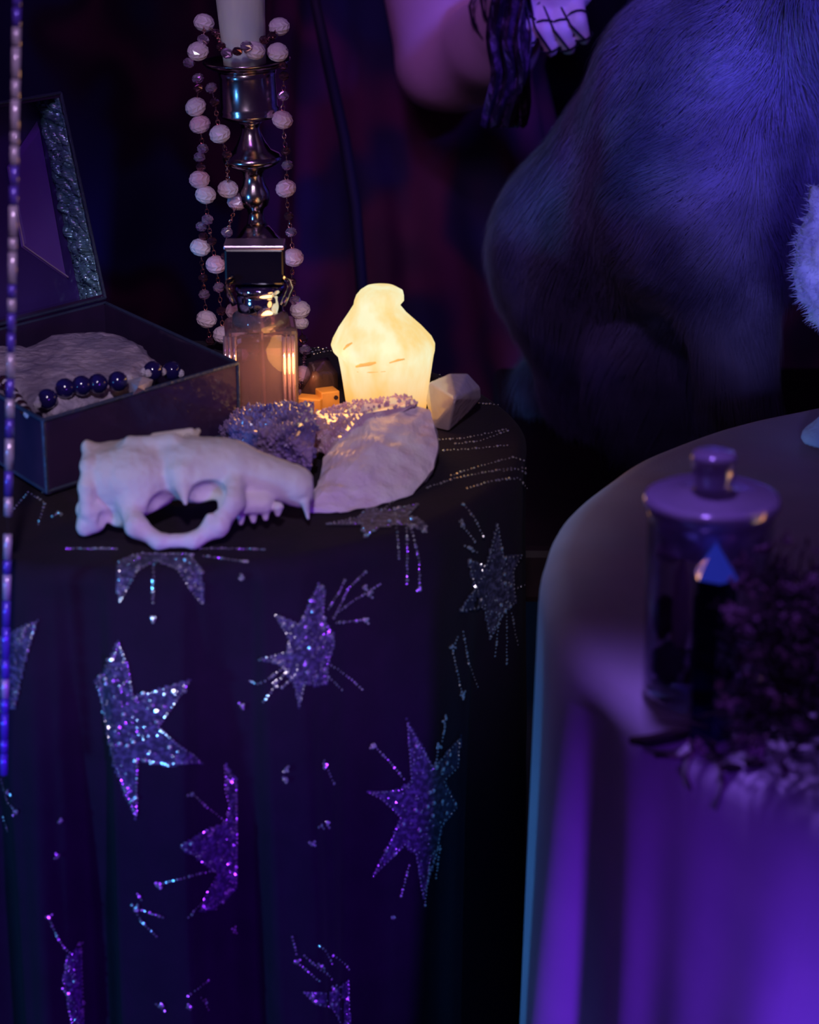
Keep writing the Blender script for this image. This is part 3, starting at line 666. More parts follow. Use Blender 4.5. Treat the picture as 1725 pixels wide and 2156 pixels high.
link('block', box(0, 0, 0.005, 0.014, 0.009, 0.010, 0.0006, 2), M['amber_wood'], wb2)

# ------------------------------------------------------------------ animal skull (one continuous bone surface)
us = 0.94/100
sk = thing('animal_skull', (0, 0, 0), 'bleached small animal skull with cheek arch, on the front edge of the table', 'skull')
o1 = atz(175, 1109); o2 = atz(655, 1109)
sk.location = (o1.x, o1.y, 0.7512); us = (o2.x-o1.x)/11.25
f = Field((-0.8, -4.6, -0.3), (12.6, 4.6, 6.2), 0.055)
f.ell((2.6, 0, 2.5), (2.45, 2.2, 1.85), .3); f.ell((3.0, -1.2, 1.9), (1.1, 1.2, .9), .3)
f.ell((1.3, 0, 2.7), (1.2, 1.9, 1.45), .3)
f.cap((.55, -1.7, 2.6), (.55, -1.2, 3.5), .35, .3, .3); f.cap((.55, -1.2, 3.5), (.55, 0, 4.0), .3, .35, .3); f.cap((.55, 0, 4.0), (.6, 1.7, 3.2), .35, .3, .3)
f.cap((.55, -1.9, 1.4), (.5, -1.7, 2.6), .4, .35, .3)
f.cap((.6, 0, 3.9), (2.0, 0, 4.05), .25, .35, .4); f.cap((2.0, 0, 4.05), (4.6, 0, 4.3), .35, .4, .5)
f.ell((5.5, 0, 3.3), (1.9, 1.55, 1.15), .4)
f.cap((4.9, 0, 3.0), (7.4, 0, 2.9), 1.2, 1.35, .4)
f.ell((5.7, -.5, 2.6), (1.7, 1.45, 1.2), .3); f.cap((5.1, -1.3, 3.0), (5.35, -2.45, 2.0), .72, .10, .3); f.cap((5.2, 1.3, 3.8), (5.6, 2.2, 4.1), .4, .15, .3)
f.cap((6.9, 0, 2.9), (10.3, 0, 2.1), 1.45, 1.0, .4); f.ell((10.7, 0, 1.85), (.85, .85, .95), .3)
f.cap((7.4, -1.35, 1.6), (9.0, -1.15, 1.5), .62, .5, .35); f.cap((7.4, 1.35, 1.6), (9.0, 1.15, 1.5), .62, .5, .35)
for s in (-1, 1):
    ar = [(2.5, 1.9, 1.7, .5), (3.0, 2.95, 1.0, .5), (4.1, 3.45, .42, .34), (5.8, 3.4, .45, .34), (6.9, 2.9, 1.0, .5), (7.5, 2.1, 1.9, .6), (7.6, 1.5, 2.5, .5)]
    for a, b in zip(ar[:-1], ar[1:]): f.cap((a[0], s*a[1], a[2]), (b[0], s*b[1], b[2]), a[3], b[3], .35)
    f.cap((6.4, s*3.1, .8), (6.5, s*3.0, 1.5), .35, .15, .25)
    f.ell((.75, s*1.6, 1.0), (.7, .6, .85), .3); f.ell((2.1, s*1.25, 1.05), (.85, .7, .7), .25)
    f.ell((.3, s*.7, 1.0), (.5, .5, .6), .3); f.ell((.35, s*1.75, .55), (.42, .42, .5), .25)
    f.cap((11.0, s*.62, 1.4), (11.15, s*.66, .55), .24, .07, .12)
    for tx, tl in ((7.3, .35), (7.9, .3), (8.5, .4), (9.1, .55), (9.7, .75)): f.cap((tx, s*1.2, 1.3), (tx, s*1.25, tl+.25), .3, .14, .12)
f.ell((6.45, -2.0, 2.15), (.95, .95, .80), .15, True); f.ell((6.45, 2.0, 2.15), (.95, .95, .8), .15, True)
f.ell((4.35, -2.0, 1.6), (.85, .8, .75), .2, True)
f.ell((1.55, -2.05, .95), (.5, .5, .62), .15, True)
f.ell((9.6, 0, .35), (1.9, .85, .85), .2, True); f.ell((11.5, 0, 1.9), (.4, .45, .5), .15, True)
f.ell((4.45, .85, 4.35), (.95, .75, .55), .08, True); f.cap((3.5, 1.7, 3.95), (5.3, 1.75, 4.2), .22, .2, .15)
f.ell((1.35, 0, 4.45), (.85, 1.4, .42), .3, True)
me = f.mesh(); me.transform(Matrix.Scale(us, 4))
wobble(me, lambda c: 0.00022*noise.noise(c*350))
zmin = min(v.co.z for v in me.vertices); me.transform(Matrix.Translation((0, 0, -zmin)))
link('bone', me, M['bone'], sk, True)

# ------------------------------------------------------------------ glass jewellery box
ZR = 0.79; Fp = Vector((-.1764, 1.0435, 0)); Rp = Vector((-.0896, 1.1394, 0)); Bp = Vector((-.1733, 1.2597, 0)); Lp = Fp+Bp-Rp
jb = thing('jewellery_box', (Rp.x+Lp.x and (Rp.x+Lp.x)/2, (Rp.y+Lp.y)/2, 0.7512), 'dark glass jewellery box standing open with its lid up', 'box')
def slab(a, b, z0_, z1_, t, inward):
    d = inward*t; V = [a+Vector((0, 0, z0_)), b+Vector((0, 0, z0_)), b+d+Vector((0, 0, z0_)), a+d+Vector((0, 0, z0_))]
    V += [v+Vector((0, 0, z1_-z0_)) for v in V]
    return mesh(V, [(0, 3, 2, 1), (4, 5, 6, 7), (0, 1, 5, 4), (1, 2, 6, 5), (2, 3, 7, 6), (3, 0, 4, 7)])
cen = (Fp+Rp+Bp+Lp)/4
cor = [Fp, Rp, Bp, Lp]
for i in range(4):
    a, b = cor[i], cor[(i+1) % 4]; nrm = Vector((-(b-a).y, (b-a).x, 0)).normalized()
    if nrm.dot(cen-a) < 0: nrm = -nrm
    wlink('side_panel', slab(a, b, 0.752, ZR, 0.0022, nrm), M['box_glass'], jb)
    wlink('rim_seam', tube([a+Vector((0, 0, ZR)), b+Vector((0, 0, ZR))], 0.0011, 8), M['box_came'], jb)
    wlink('corner_seam', tube([a+Vector((0, 0, 0.753)), a+Vector((0, 0, ZR))], 0.0010, 8), M['box_came'], jb)
    wlink('base_seam', tube([a+Vector((0, 0, 0.7535)), b+Vector((0, 0, 0.7535))], 0.0009, 8), M['box_came'], jb)
bot = mesh([c.lerp(cen, .01)+Vector((0, 0, z)) for z in (0.7515, 0.7535) for c in cor], [(3, 2, 1, 0), (4, 5, 6, 7), (0, 1, 5, 4), (1, 2, 6, 5), (2, 3, 7, 6), (3, 0, 4, 7)])
wlink('bottom_panel', bot, M['box_glass'], jb)
# lid: a shallow frame hinged on the back edge
hd = (Lp-Bp).normalized(); Ll = (Lp-Bp).length; nb = Vector((-hd.y, hd.x, 0))
if nb.dot(cen-Bp) > 0: nb = -nb            # away from the box
upv = (Vector((0, 0, 0.113))+nb*0.030); Lh = upv.length; upv.normalize(); dn = hd.cross(upv).normalized()
if dn.dot(nb) < 0: dn = -dn
HB0 = Bp+Vector((0, 0, ZR+0.003)); DL = 0.021
def LP(u, v, w_): return HB0+hd*(u*Ll)+upv*(v*Lh)+dn*(w_*DL)
def lbox(u0, u1, v0, v1, w0, w1):
    V = [LP(u, v, w_) for w_ in (w0, w1) for (u, v) in ((u0, v0), (u1, v0), (u1, v1), (u0, v1))]
    return mesh(V, [(3, 2, 1, 0), (4, 5, 6, 7), (0, 1, 5, 4), (1, 2, 6, 5), (2, 3, 7, 6), (3, 0, 4, 7)])
lid = wlink('lid', lbox(0, 1, 0, 1, 0.92, 1.0), M['indigo_pane'], jb); lid['label'] = 'raised lid with mirrored inside'
def lpart(name, me, m, smooth=False):
    me.transform(Matrix.Translation(-jb.location)); return link(name, me, m, lid, smooth)
# rippled side wall, made of fine geometry waves
V = []; Fc = []; nu, nv = 26, 110
for j in range(nv+1):
    for i in range(nu+1):
        u = i/nu; v = j/nv
        r = 0.06*noise.noise(Vector((u*3.0+v*6, v*34-u*9, 2.2))) * min(1, 6*min(u, 1-u))
        V.append(LP(0.012+r, v, 0.92*u))
for j in range(nv):
    for i in range(nu):
        a = j*(nu+1)+i; Fc.append((a, a+1, a+nu+2, a+nu+1))
o = lpart('rippled_glass', mesh(V, Fc), M['ripple'], True); o['label'] = 'rippled teal glass strip catching bright glints'; o.modifiers.new('s', 'SOLIDIFY').thickness = 0.0012
lpart('lid_wall', lbox(0.98, 1.0, 0, 1, 0, 0.92), M['box_glass']); lpart('lid_wall', lbox(0, 1, 0.98, 1.0, 0, 0.92), M['box_glass']); lpart('lid_wall', lbox(0, 1, 0, 0.02, 0, 0.92), M['box_glass'])
for (a, b) in (((0, 0), (0, 1)), ((0, 1), (1, 1)), ((0, 0), (1, 0)), ((1, 0), (1, 1))):
    lpart('lid_seam', tube([LP(a[0], a[1], 0), LP(b[0], b[1], 0)], 0.0010, 8), M['box_came'])
lpart('lid_seam', tube([LP(0.015, 0.02, .92), LP(0.015, .98, .92)], 0.0009, 8), M['box_came'])
# violet mirror reflection, built as a raised tinted pane with a bright edge
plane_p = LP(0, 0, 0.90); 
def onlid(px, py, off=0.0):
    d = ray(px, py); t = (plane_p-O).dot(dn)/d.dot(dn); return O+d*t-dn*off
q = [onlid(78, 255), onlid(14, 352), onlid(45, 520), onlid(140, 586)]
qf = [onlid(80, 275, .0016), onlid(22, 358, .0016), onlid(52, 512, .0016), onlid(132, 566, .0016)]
lpart('violet_reflection', mesh(q+qf, [(4, 5, 6, 7), (0, 1, 5, 4), (1, 2, 6, 5), (2, 3, 7, 6), (3, 0, 4, 7)]), M['violet_reflection_tint'])['label'] = 'violet reflection inside the lid, built as a bevelled pane'
lpart('reflection_edge', tube([onlid(15, 352, .0016), onlid(46, 518, .0018), onlid(140, 584, .0016)], 0.0005, 6), M['strand_pale'])  # bright line of the reflection, added as a thin tube
# pale agate slab lying in the box
def pin(px, py, z): return atz(px, py, z)
ag = thing('agate_slab', atz(190, 800, 0.765), 'pale speckled crystal slab lying inside the open glass box', 'stone')
zt = 0.786
apx = [(-150,770),(-60,742),(0,738),(48,742),(110,716),(200,704),(262,712),(300,730),(332,768),(300,798),(250,825),(200,842),(115,866),(60,850),(0,815),(-80,800)]
V = [pin(x, y, zt-0.004) for x, y in apx]; cc = sum(V, Vector())/len(V); 
ring2 = [p.lerp(cc, .12)+Vector((0, 0, .004)) for p in V]; ring3 = [p.lerp(cc, .5)+Vector((0, 0, .005)) for p in V]; low = [p.lerp(cc, .1)-Vector((0, 0, .0305)) for p in V]; n = len(V)
allv = low+V+ring2+ring3+[cc+Vector((0, 0, .006))]; Fc = []
for lv_ in range(3):
    for i in range(n): Fc.append((lv_*n+i, lv_*n+(i+1) % n, (lv_+1)*n+(i+1) % n, (lv_+1)*n+i))
for i in range(n): Fc.append((3*n+i, 3*n+(i+1) % n, 4*n))
Fc.append(tuple(range(n-1, -1, -1)))
bm = bmesh.new(); bm.from_mesh(mesh(allv, Fc)); bmesh.ops.triangulate(bm, faces=bm.faces)
for _ in range(3): bmesh.ops.subdivide_edges(bm, edges=bm.edges, cuts=1, use_grid_fill=True); bmesh.ops.triangulate(bm, faces=bm.faces)
bm.normal_update()
for v in bm.verts: v.co += v.normal*(0.0009*noise.noise(v.co*220)+0.0010*noise.noise(v.co*70))
zl = min(v.co.z for v in bm.verts)
for v in bm.verts: v.co.z += (0.7537-zl)*(1 if v.co.z < 0.77 else 0)
wlink('stone', frombm(bm), M['agate'], ag, True)
# bead bracelet on the slab
br = thing('bead_bracelet', atz(250, 815, 0.79), 'navy round bead bracelet draped over the slab in the glass box', 'bracelet')
NB = bead_mesh(0.0052, 1.0, 14, 9); NB.materials.append(M['navy_bead']); NB.polygons.foreach_set('use_smooth', [True]*len(NB.polygons))
for x, y, z in ((100,840,.788),(137,818,.7905),(172,812,.791),(206,808,.791),(248,803,.791),(322,781,.788),(362,781,.783)):
    put(NB, 'bead', atz(x, y, z), parent=br)
SB = bead_mesh(0.0022, 1.0, 8, 6); SB.materials.append(M['shell'])
for x, y, z in ((78,852,.788),(83,842,.788),(272,797,.789),(304,783,.788),(312,786,.788),(342,783,.786),(380,786,.782)): put(SB, 'spacer_bead', atz(x, y, z), parent=br)
sb = thing('bead_bracelet', atz(30, 830, 0.787), 'thin strand of small beads at the left end of the glass box', 'bracelet')
for i in range(12): put(SB if i % 2 else BM['d'], 'bead', atz(8+i*4.6, 800+i*6.5, 0.7895-0.0001*i), parent=sb)
cr = thing('crystal_chip', atz(290, 815, 0.79), 'pale crystal chip wedged between the bracelet beads in the box', 'crystal')
wlink('chip', hull([pin(270,800,.790), pin(300,792,.793), pin(322,800,.790), pin(315,826,.787), pin(275,840,.787), pin(290,815,.7955), pin(295,825,.782)], 0.0003, 2, 2, 200), M['shell'], cr)

# ------------------------------------------------------------------ apothecary jar
jc = atz(1480, 1462); yJ = jc.y
def zj(py): return P(1480, py, yJ).z-0.75
kJ = 1/ppm(yJ, 0.80)
jar = thing('glass_jar', jc, 'clear lidded glass jar of dried bits behind the blue crystal point', 'jar')
kb = 1/ppm(yJ, 0.75); Rj = 132*kJ; hJ = zj(1066)
link('jar_body', lathe([(Rj*.90, 0.0006), (Rj*.98, .003), (Rj, .008), (Rj, hJ-.004), (Rj*.99, hJ-.001), (Rj*.96, hJ-.001), (Rj*.955, hJ-.006), (Rj*.955, .010), (Rj*.92, .006), (Rj*.3, .0045), (0.0005, .0045)], 72), M['thin_glass'], jar, True)
zl = hJ
lidj = link('jar_lid', lathe([(106*kJ, zl-.016), (120*kJ, zl-.006), (130*kJ, zl-.0015), (141*kJ, zl+.0005), (143*kJ, zl+.0025), (140*kJ, zl+.0042), (128*kJ, zl+.0052), (112*kJ, zl+.0048), (84*kJ, zl+.0052), (52*kJ, zl+.0062), (40*kJ, zl+.0070), (38*kJ, zl+.0090), (45*kJ, zl+.0110), (47*kJ, zl+.0200), (43*kJ, zl+.0216), (0.0004, zl+.0220)], 72), None, jar, True)
M['lid_glass'] = mat('thick_lid_glass', (0.80, 0.74, 0.92), 0.12, trans=0.55, ior=1.45, coat=0.6, var=(0.70, 0.62, 0.86), vscale=40)
lidj.data.materials.append(M['lid_glass'])
# dried bits inside
for i, (px, py, rx, rz_, mt, nm, lb) in enumerate(((1405,1400,.0075,.009,'moss','moss_clump','dry moss clump at the bottom of the lidded jar'), (1432,1290,.0035,.020,'petal','dried_petal','long pale dried petal upright in the lidded jar'),
        (1385,1165,.006,.004,'petal','dried_petal','crumpled pink dried petal near the top of the lidded jar'), (1545,1330,.004,.011,'petal','dried_petal','pointed lilac dried petal right of the blue crystal'), (1440,1410,.006,.006,'shell','pebble','whitish pebble low in the lidded jar'),
        (1378,1300,.004,.009,'herb','dried_leaf','dark dried leaf in the middle of the lidded jar'), (1480,1430,.010,.006,'herb','dried_leaf','dark dried leaf on the bottom of the lidded jar'), (1540,1200,.008,.010,'petal','dried_petal','brownish dried petal behind the tip of the blue crystal'), (1510,1390,.010,.014,'moss','moss_clump','dry moss clump behind the blue crystal'))):
    c = P(px, py, yJ-0.004); c.z = max(c.z, 0.757+rz_*0.9); dx = Vector((c.x-jc.x, c.y-jc.y)); mx = Rj*.93-rx-.001
    if dx.length > mx: dx = dx*(mx/dx.length); c.x = jc.x+dx.x; c.y = jc.y+dx.y
    bm = bmesh.new(); bmesh.ops.create_icosphere(bm, subdivisions=3, radius=1)
    for v in bm.verts:
        s = 1+0.35*noise.noise(v.co*2.3+Vector((i*5, 0, 0))); v.co = Vector((v.co.x*rx*s, v.co.y*rx*.6*s, v.co.z*rz_*s))
    o = link(nm, frombm(bm), M[mt], None, True); o.location = c; tag(o, lb, 'dried plant' if nm != 'pebble' else 'pebble')
# blue crystal point
bc = atz(1492, 1548); zc = P(1492, 1212, bc.y).z-0.75; zt_ = P(1492, 1140, bc.y).z-0.75; rb = 50/ppm(bc.y, .80)
bt = thing('crystal_tower', bc, 'polished dark blue crystal tower with a bright pointed tip', 'crystal', rz=0.40)
V = []; n = 6
for z, r in ((0, rb), (zc, rb*0.97)):
    for k in range(n): a = 2*math.pi*k/n+0.15; V.append((r*math.cos(a), r*math.sin(a), z))
link('shaft', mesh(V, [tuple(range(5, -1, -1)), tuple(range(6, 12))]+[(k, (k+1) % 6, 6+(k+1) % 6, 6+k) for k in range(6)]), M['navy_crystal'], bt)
V = V[6:]+[(-0.0008, 0, zt_)]
link('tip', mesh(V, [(k, (k+1) % 6, 6) for k in range(6)]+[(5, 4, 3, 2, 1, 0)]), M['blue_tip'], bt)['label'] = 'bright blue faceted tip'

# ------------------------------------------------------------------ dried herbs and twigs on the pale cloth
hb = thing('dried_herb_bundle', atz(1640, 1560), 'dark tangled bundle of dried herbs right of the blue crystal', 'dried plant')
V = []; Fc = []; Vh = []; Fh = []
random.seed(11)
for i in range(620):
    y0 = random.uniform(0.725, 0.86); px = random.triangular(1440, 1800, 1650); py = random.uniform(1200, 1600)
    p = P(px, py, y0)
    top = 0.75+0.070*(1-abs((px-1660)/260)**1.5)+0.012*random.random()
    p.z = min(max(p.z, 0.754), max(top, .757))
    if px < (1590 if py < 1420 else 1590-(py-1420)*0.9): continue
    if (Vector((p.x, p.y))-Vector((jc.x, jc.y))).length < Rj+.004 or (Vector((p.x, p.y))-Vector((bc.x, bc.y))).length < rb+.002: continue
    d = Vector((random.uniform(-1, 1), random.uniform(-.6, .6), random.uniform(-.35, .6))).normalized(); L = random.uniform(.008, .024)
    pts = [p]
    for k in range(3):
        d = (d+Vector((random.uniform(-.35, .35), random.uniform(-.35, .35), random.uniform(-.35, .35)))).normalized(); q = pts[-1]+d*L/3; q.z = max(q.z, .7525)
        if (Vector((q.x, q.y))-Vector((jc.x, jc.y))).length < Rj+.002 or (Vector((q.x, q.y))-Vector((bc.x, bc.y))).length < rb+.001: break
        pts.append(q)
    if len(pts) < 2: continue
    tube_data(pts, [random.uniform(.0003, .0010)*(1-.22*k) for k in range(len(pts))], 4, V, Fc)
    if i % 2 == 0:
        for _ in range(7):
            c = pts[-1]+Vector((random.gauss(0, .002), random.gauss(0, .002), abs(random.gauss(0, .002)))); s = random.uniform(.0012, .0034); b0 = len(Vh)
            ax = Vector((random.gauss(0, 1), random.gauss(0, 1), random.gauss(0, 1))).normalized(); ay = ax.orthogonal().normalized(); az = ax.cross(ay)
            Vh += [c-ax*s, c+ay*s*.5, c+ax*s, c-ay*s*.5, c+az*s*.3, c-az*s*.3]
            Fh += [(b0, b0+1, b0+4), (b0+1, b0+2, b0+4), (b0+2, b0+3, b0+4), (b0+3, b0, b0+4), (b0+1, b0, b0+5), (b0+2, b0+1, b0+5), (b0+3, b0+2, b0+5), (b0, b0+3, b0+5)]
wlink('stems', mesh(V, Fc), M['herb_dark'], hb, kind='stuff'); wlink('dry_flowers', mesh(Vh, Fh), M['herb'], hb, kind='stuff')
# fine pale whiskers of the herbs
V = []; Fc = []
for i in range(26):
    a = 2*math.pi*i/26+random.uniform(-.1, .1); c = P(1692, 1292, .80); c.z = min(c.z, .82); e = c+Vector((math.cos(a)*.017, -.003, math.sin(a)*.013)); tube_data([c, c.lerp(e, .5)+Vector((0, 0, .001)), e], [.0003, .0002, .0001], 3, V, Fc)
wlink('seed_whiskers', mesh(V, Fc), M['petal'], hb, kind='stuff')
def on2(px, py, off):
    h, nn, i, d = bvh2.ray_cast(O, ray(px, py).normalized(), 3)
    if h is None: return atz(px, py)
    if nn.dot(O-h) < 0: nn = -nn
    return h+nn*off
o = link('twig', tube([on2(x, y, .0024) for x, y in ((1342,1558),(1380,1562),(1430,1556),(1480,1545),(1530,1540))], [.0016, .0026, .0027, .0024, .002], 8), M['herb_dark'], smooth=True); tag(o, 'thick dark twig stub lying on the pale cloth, tip to the left', 'twig')
for lb, pl in (('thin curved root looping down the pale cloth', [(1475,1575),(1455,1600),(1450,1630),(1462,1665)]), ('thin bent twig hanging over the pale cloth edge', [(1490,1560),(1515,1595),(1528,1650),(1510,1705)]),
               ('short forked twig below the thick dark twig', [(1385,1590),(1440,1595),(1480,1570)])):
    o = link('twig', tube([on2(x, y, .0008) for x, y in pl], [.0009, .0008, .0007, .0004][:len(pl)], 6), M['herb'], smooth=True); tag(o, lb, 'twig')
for (x, y, r, lb) in ((1545,1622,.0030,'small dark seed pod left of the herb bundle on the cloth'), (1592,1615,.0028,'small dark seed pod under the straw-coloured stalk')):
    bm = bmesh.new(); bmesh.ops.create_icosphere(bm, subdivisions=2, radius=r); bmesh.ops.scale(bm, vec=(1.5, .8, .6), verts=bm.verts)
    o = link('seed_pod', frombm(bm), M['herb_dark'], smooth=True); o.location = on2(x, y, r*.55); tag(o, lb, 'seed pod')
a_ = on2(1601, 1612, .0012); o = link('stalk', tube([a_, a_+Vector((.0008, -.0005, .006)), a_+Vector((.0016, -.0005, .012))], .0005, 5), M['petal'], smooth=True); tag(o, 'tiny straw-coloured stalk upright at the edge of the herbs', 'stalk')
V = []; Fc = []; a_ = on2(1590, 1598, .001)
o = link('dried_petal', hull([a_+Vector(q_) for q_ in ((-.003, 0, 0), (.003, 0, 0), (0, .0015, .002), (-.004, .001, .007), (.001, .001, .009), (-.002, -.001, .004))], .0002, 2, 3, 300), M['petal'], smooth=True); tag(o, 'pale lilac petal propped beside the straw-coloured stalk', 'dried plant')

# ------------------------------------------------------------------ bench and dog
ZB = 0.585
be = thing('bench', (0.31, 1.61, 0), 'dark low bench the long-haired dog sits on', 'bench')
link('seat', box(0, 0, ZB-.02, 0.48, 0.42, 0.04, 0.006), M['wood'], be)
for sx in (-1, 1):
    for sy in (-1, 1): link('leg', box(sx*.20, sy*.17, (ZB-.04)/2, .04, .04, ZB-.04, .004), M['wood'], be)
dog = thing('dog', (0.2, 1.58, ZB), 'dark long-haired dog sitting on the bench behind the tables', 'dog')
f = Field((0.0, 1.34, 0.57), (0.42, 1.86, 1.17), 0.0035)
def dp(px, py, y): return P(px, py, y)
rump = dp(1262, 520, 1.64); wither = dp(1490, 190, 1.56); chest = dp(1478, 430, 1.50); nk = dp(1620, 60, 1.52); hdp = dp(1755, -60, 1.49)
f.cap(rump, wither, .074, .070, .03); f.cap(wither, chest, .062, .054, .03); f.cap(rump, chest, .060, .055, .03)
f.cap(rump, (rump.x+.012, rump.y, ZB+.055), .066, .055, .03)
f.cap(wither, nk, .062, .052, .03); f.cap(nk, hdp, .048, .047, .02); f.cap(chest, nk, .055, .048, .03)
f.ell(hdp, (.050, .048, .046), .02); mz = hdp+Vector((.055, -.020, -.018)); f.cap(hdp+Vector((.02, -.008, -.008)), mz, .026, .015, .015)
f.ell(mz+Vector((.006, -.002, .003)), (.010, .009, .008), .006)
for s in (-1, 1):
    th = Vector((rump.x+.045, rump.y-.012+s*.055-.01, ZB+.062)); f.ell(th, (.055, .032, .058), .025)
    f.cap((th.x+.02, th.y, ZB+.035), (th.x+.075, th.y-.01, ZB+.014), .022, .013, .015)      # hind paw
    sh = Vector((chest.x+.014, chest.y+s*.034, chest.z-.03)); el = Vector((sh.x+.010, sh.y, sh.z-.085)); paw = Vector((el.x+.045 if s < 0 else el.x+.02, el.y-.004, ZB+.013))
    f.cap(sh, el, .034, .022, .02); f.cap(el, paw, .019, .0125, .012); f.ell(paw+Vector((.010, 0, -.001)), (.019, .013, .0115), .008)
    e = hdp+Vector((-.012, s*.034, .036)); f.cap(e, e+Vector((-.010, s*.010, .034)), .014, .004, .008)
    f.ell(hdp+Vector((.032, s*.022-.006, .012)), (.008, .007, .006), .004, True)
f.cap((rump.x-.035, rump.y+.04, ZB+.03), (rump.x-.01, rump.y+.15, ZB+.022), .020, .012, .02)
f.F[:, :, f.ax[2] < ZB+.002] = 1.0; bme = f.mesh(); dv = bme.copy(); wlink('body', bme, M['hide'], dog, True)
for s in (-1, 1):
    bm = bmesh.new(); bmesh.ops.create_uvsphere(bm, u_segments=16, v_segments=10, radius=.0068); bmesh.ops.translate(bm, verts=bm.verts, vec=hdp+Vector((.031, s*.022-.006, .012)))
    wlink('eye', frombm(bm), M['black_gloss'], dog, True)
bm = bmesh.new(); bmesh.ops.create_uvsphere(bm, u_segments=16, v_segments=10, radius=.0075); bmesh.ops.translate(bm, verts=bm.verts, vec=mz+Vector((.014, -.004, .004)))
wlink('nose', frombm(bm), M['black_gloss'], dog, True)
# fur strands following the coat
nvert = len(dv.vertices); VC = np.empty(nvert*3, np.float32); dv.vertices.foreach_get('co', VC); VC = VC.reshape(-1, 3)
npol = len(dv.polygons); CN = np.empty(npol*3, np.float32); dv.polygons.foreach_get('center', CN); CN = CN.reshape(-1, 3)
NN = np.empty(npol*3, np.float32); dv.polygons.foreach_get('normal', NN); NN = NN.reshape(-1, 3)
AR = np.empty(npol, np.float32); dv.polygons.foreach_get('area', AR)
view = CN-np.array([0, 0, H]); view /= np.linalg.norm(view, axis=1)[:, None]
wgt = AR*np.where((NN*view).sum(1) < 0.25, 1.0, 0.25); low = CN[:, 2] < ZB+.025; wgt[low] *= 0.2
NS = 130000; pick = rng.choice(npol, NS, p=wgt/wgt.sum()); C0 = CN[pick]+rng.normal(0, .0013, (NS, 3)); N0 = NN[pick]
# screen-independent flow: away from the head along the back, down the chest
hx = C0[:, 0]-nk.x; hz = C0[:, 2]-nk.z
back = np.stack([np.full(NS, -0.80), np.full(NS, .12), np.full(NS, -0.55)], 1)
front = np.stack([np.full(NS, 0.50), np.full(NS, -.15), np.full(NS, -0.85)], 1)
downv = np.stack([np.full(NS, .10), np.full(NS, 0.0), np.full(NS, -1.0)], 1)
wf = 1/(1+np.exp(-(C0[:, 0]-(chest.x+.022)-0.15*(C0[:, 2]-chest.z))/.012))[:, None]
wl = 1/(1+np.exp((C0[:, 2]-(chest.z-.055))/.02))[:, None]
D = back*(1-wf)+front*wf; D = D*(1-.75*wl)+downv*.75*wl
sw = np.array([noise.noise(Vector(p.tolist())*22) for p in C0])[:, None]; sw2 = np.array([noise.noise(Vector(p.tolist())*22+Vector((9, 3, 1))) for p in C0])[:, None]
clump = np.array([noise.noise(Vector(p.tolist())*95) for p in C0])[:, None]
D = D+np.concatenate([sw*.55, sw2*.3, sw2*.55], 1)+rng.normal(0, .07, (NS, 3))
D -= N0*(D*N0).sum(1)[:, None]; D /= np.linalg.norm(D, axis=1)[:, None]+1e-9
Lh_ = .015+.016*wf[:, 0]+.008*wl[:, 0]; headm = np.clip((C0[:, 2]-(nk.z+.02))/.03, 0, 1); Lh_ = Lh_*(1-.5*headm)
legm = (C0[:, 2] < ZB+.10) & (C0[:, 0] > chest.x); Lh_[legm] *= .45
Lh_ *= rng.uniform(.7, 1.2, NS)*(1+.35*clump[:, 0])
Wd = np.cross(D, N0); Wd /= np.linalg.norm(Wd, axis=1)[:, None]+1e-9
segs = 4; VV = np.zeros((NS, (segs+1)*2, 3), np.float32)
for k in range(segs+1):
    t = k/segs; lift = .34*t-.20*t*t; sag = -.16*t*t
    c = C0+D*(Lh_*t)[:, None]+N0*(Lh_*lift+.0005)[:, None]+np.array([0, 0, 1])*(Lh_*sag)[:, None]+Wd*(clump[:, 0]*Lh_*.25*t*t)[:, None]
    hw = .00024*(1-t*.85)
    VV[:, k*2] = c-Wd*hw; VV[:, k*2+1] = c+Wd*hw
VV[..., 2] = np.maximum(VV[..., 2], ZB+.001)
idx0 = (np.arange(NS)*(segs+1)*2)[:, None]
Q = np.concatenate([idx0+np.array([[k*2, k*2+1, k*2+3, k*2+2]]) for k in range(segs)])
fm = npmesh(VV.reshape(-1, 3), Q); fm.transform(Matrix.Translation(-dog.location)); link('fur', fm, M['fur'], dog, True, 'stuff')

# ------------------------------------------------------------------ white plume in a glass vase at the right edge
vb = Vector((0.318, 1.20, 0.752))
vs = thing('glass_vase', vb, 'flared clear glass vase at the right edge holding a white plume', 'vase')
link('vase_body', lathe([(.030, 0), (.033, .003), (.030, .008), (.026, .030), (.030, .070), (.036, .105), (.034, .105), (.028, .070), (.024, .030), (.026, .012), (.001, .010)], 48), M['thin_glass'], vs, True)
pc = P(1782, 545, 1.18)
pl = thing('white_plume', (vb.x, vb.y, 0.765), 'white fluffy plume rising from the glass vase', 'dried flower')
f = Field((pc.x-.07, pc.y-.06, pc.z-.075), (pc.x+.07, pc.y+.06, pc.z+.075), .003)
f.ell(pc+Vector((0, 0, 0)), (.027, .024, .036), .01); f.ell(pc+Vector((.006, 0, .026)), (.020, .02, .020), .01); f.ell(pc+Vector((.004, 0, -.026)), (.020, .018, .020), .01); f.ell(pc+Vector((.02, 0, .0)), (.026, .02, .04), .01); f.cap(pc+Vector((-.010, 0, .022)), pc+Vector((-.019, 0, .038)), .008, .003, .006)
me = f.mesh()
wobble(me, lambda c: .0042*noise.noise(c*95)+.0022*noise.noise(c*260))
wlink('fluff', me, M['fluff'], pl, True)
wlink('stem', tube([(vb.x, vb.y, .765), (vb.x, vb.y, .86), (pc.x, pc.y, pc.z-.03)], [.0018, .0016, .0014], 6), M['herb'], pl)
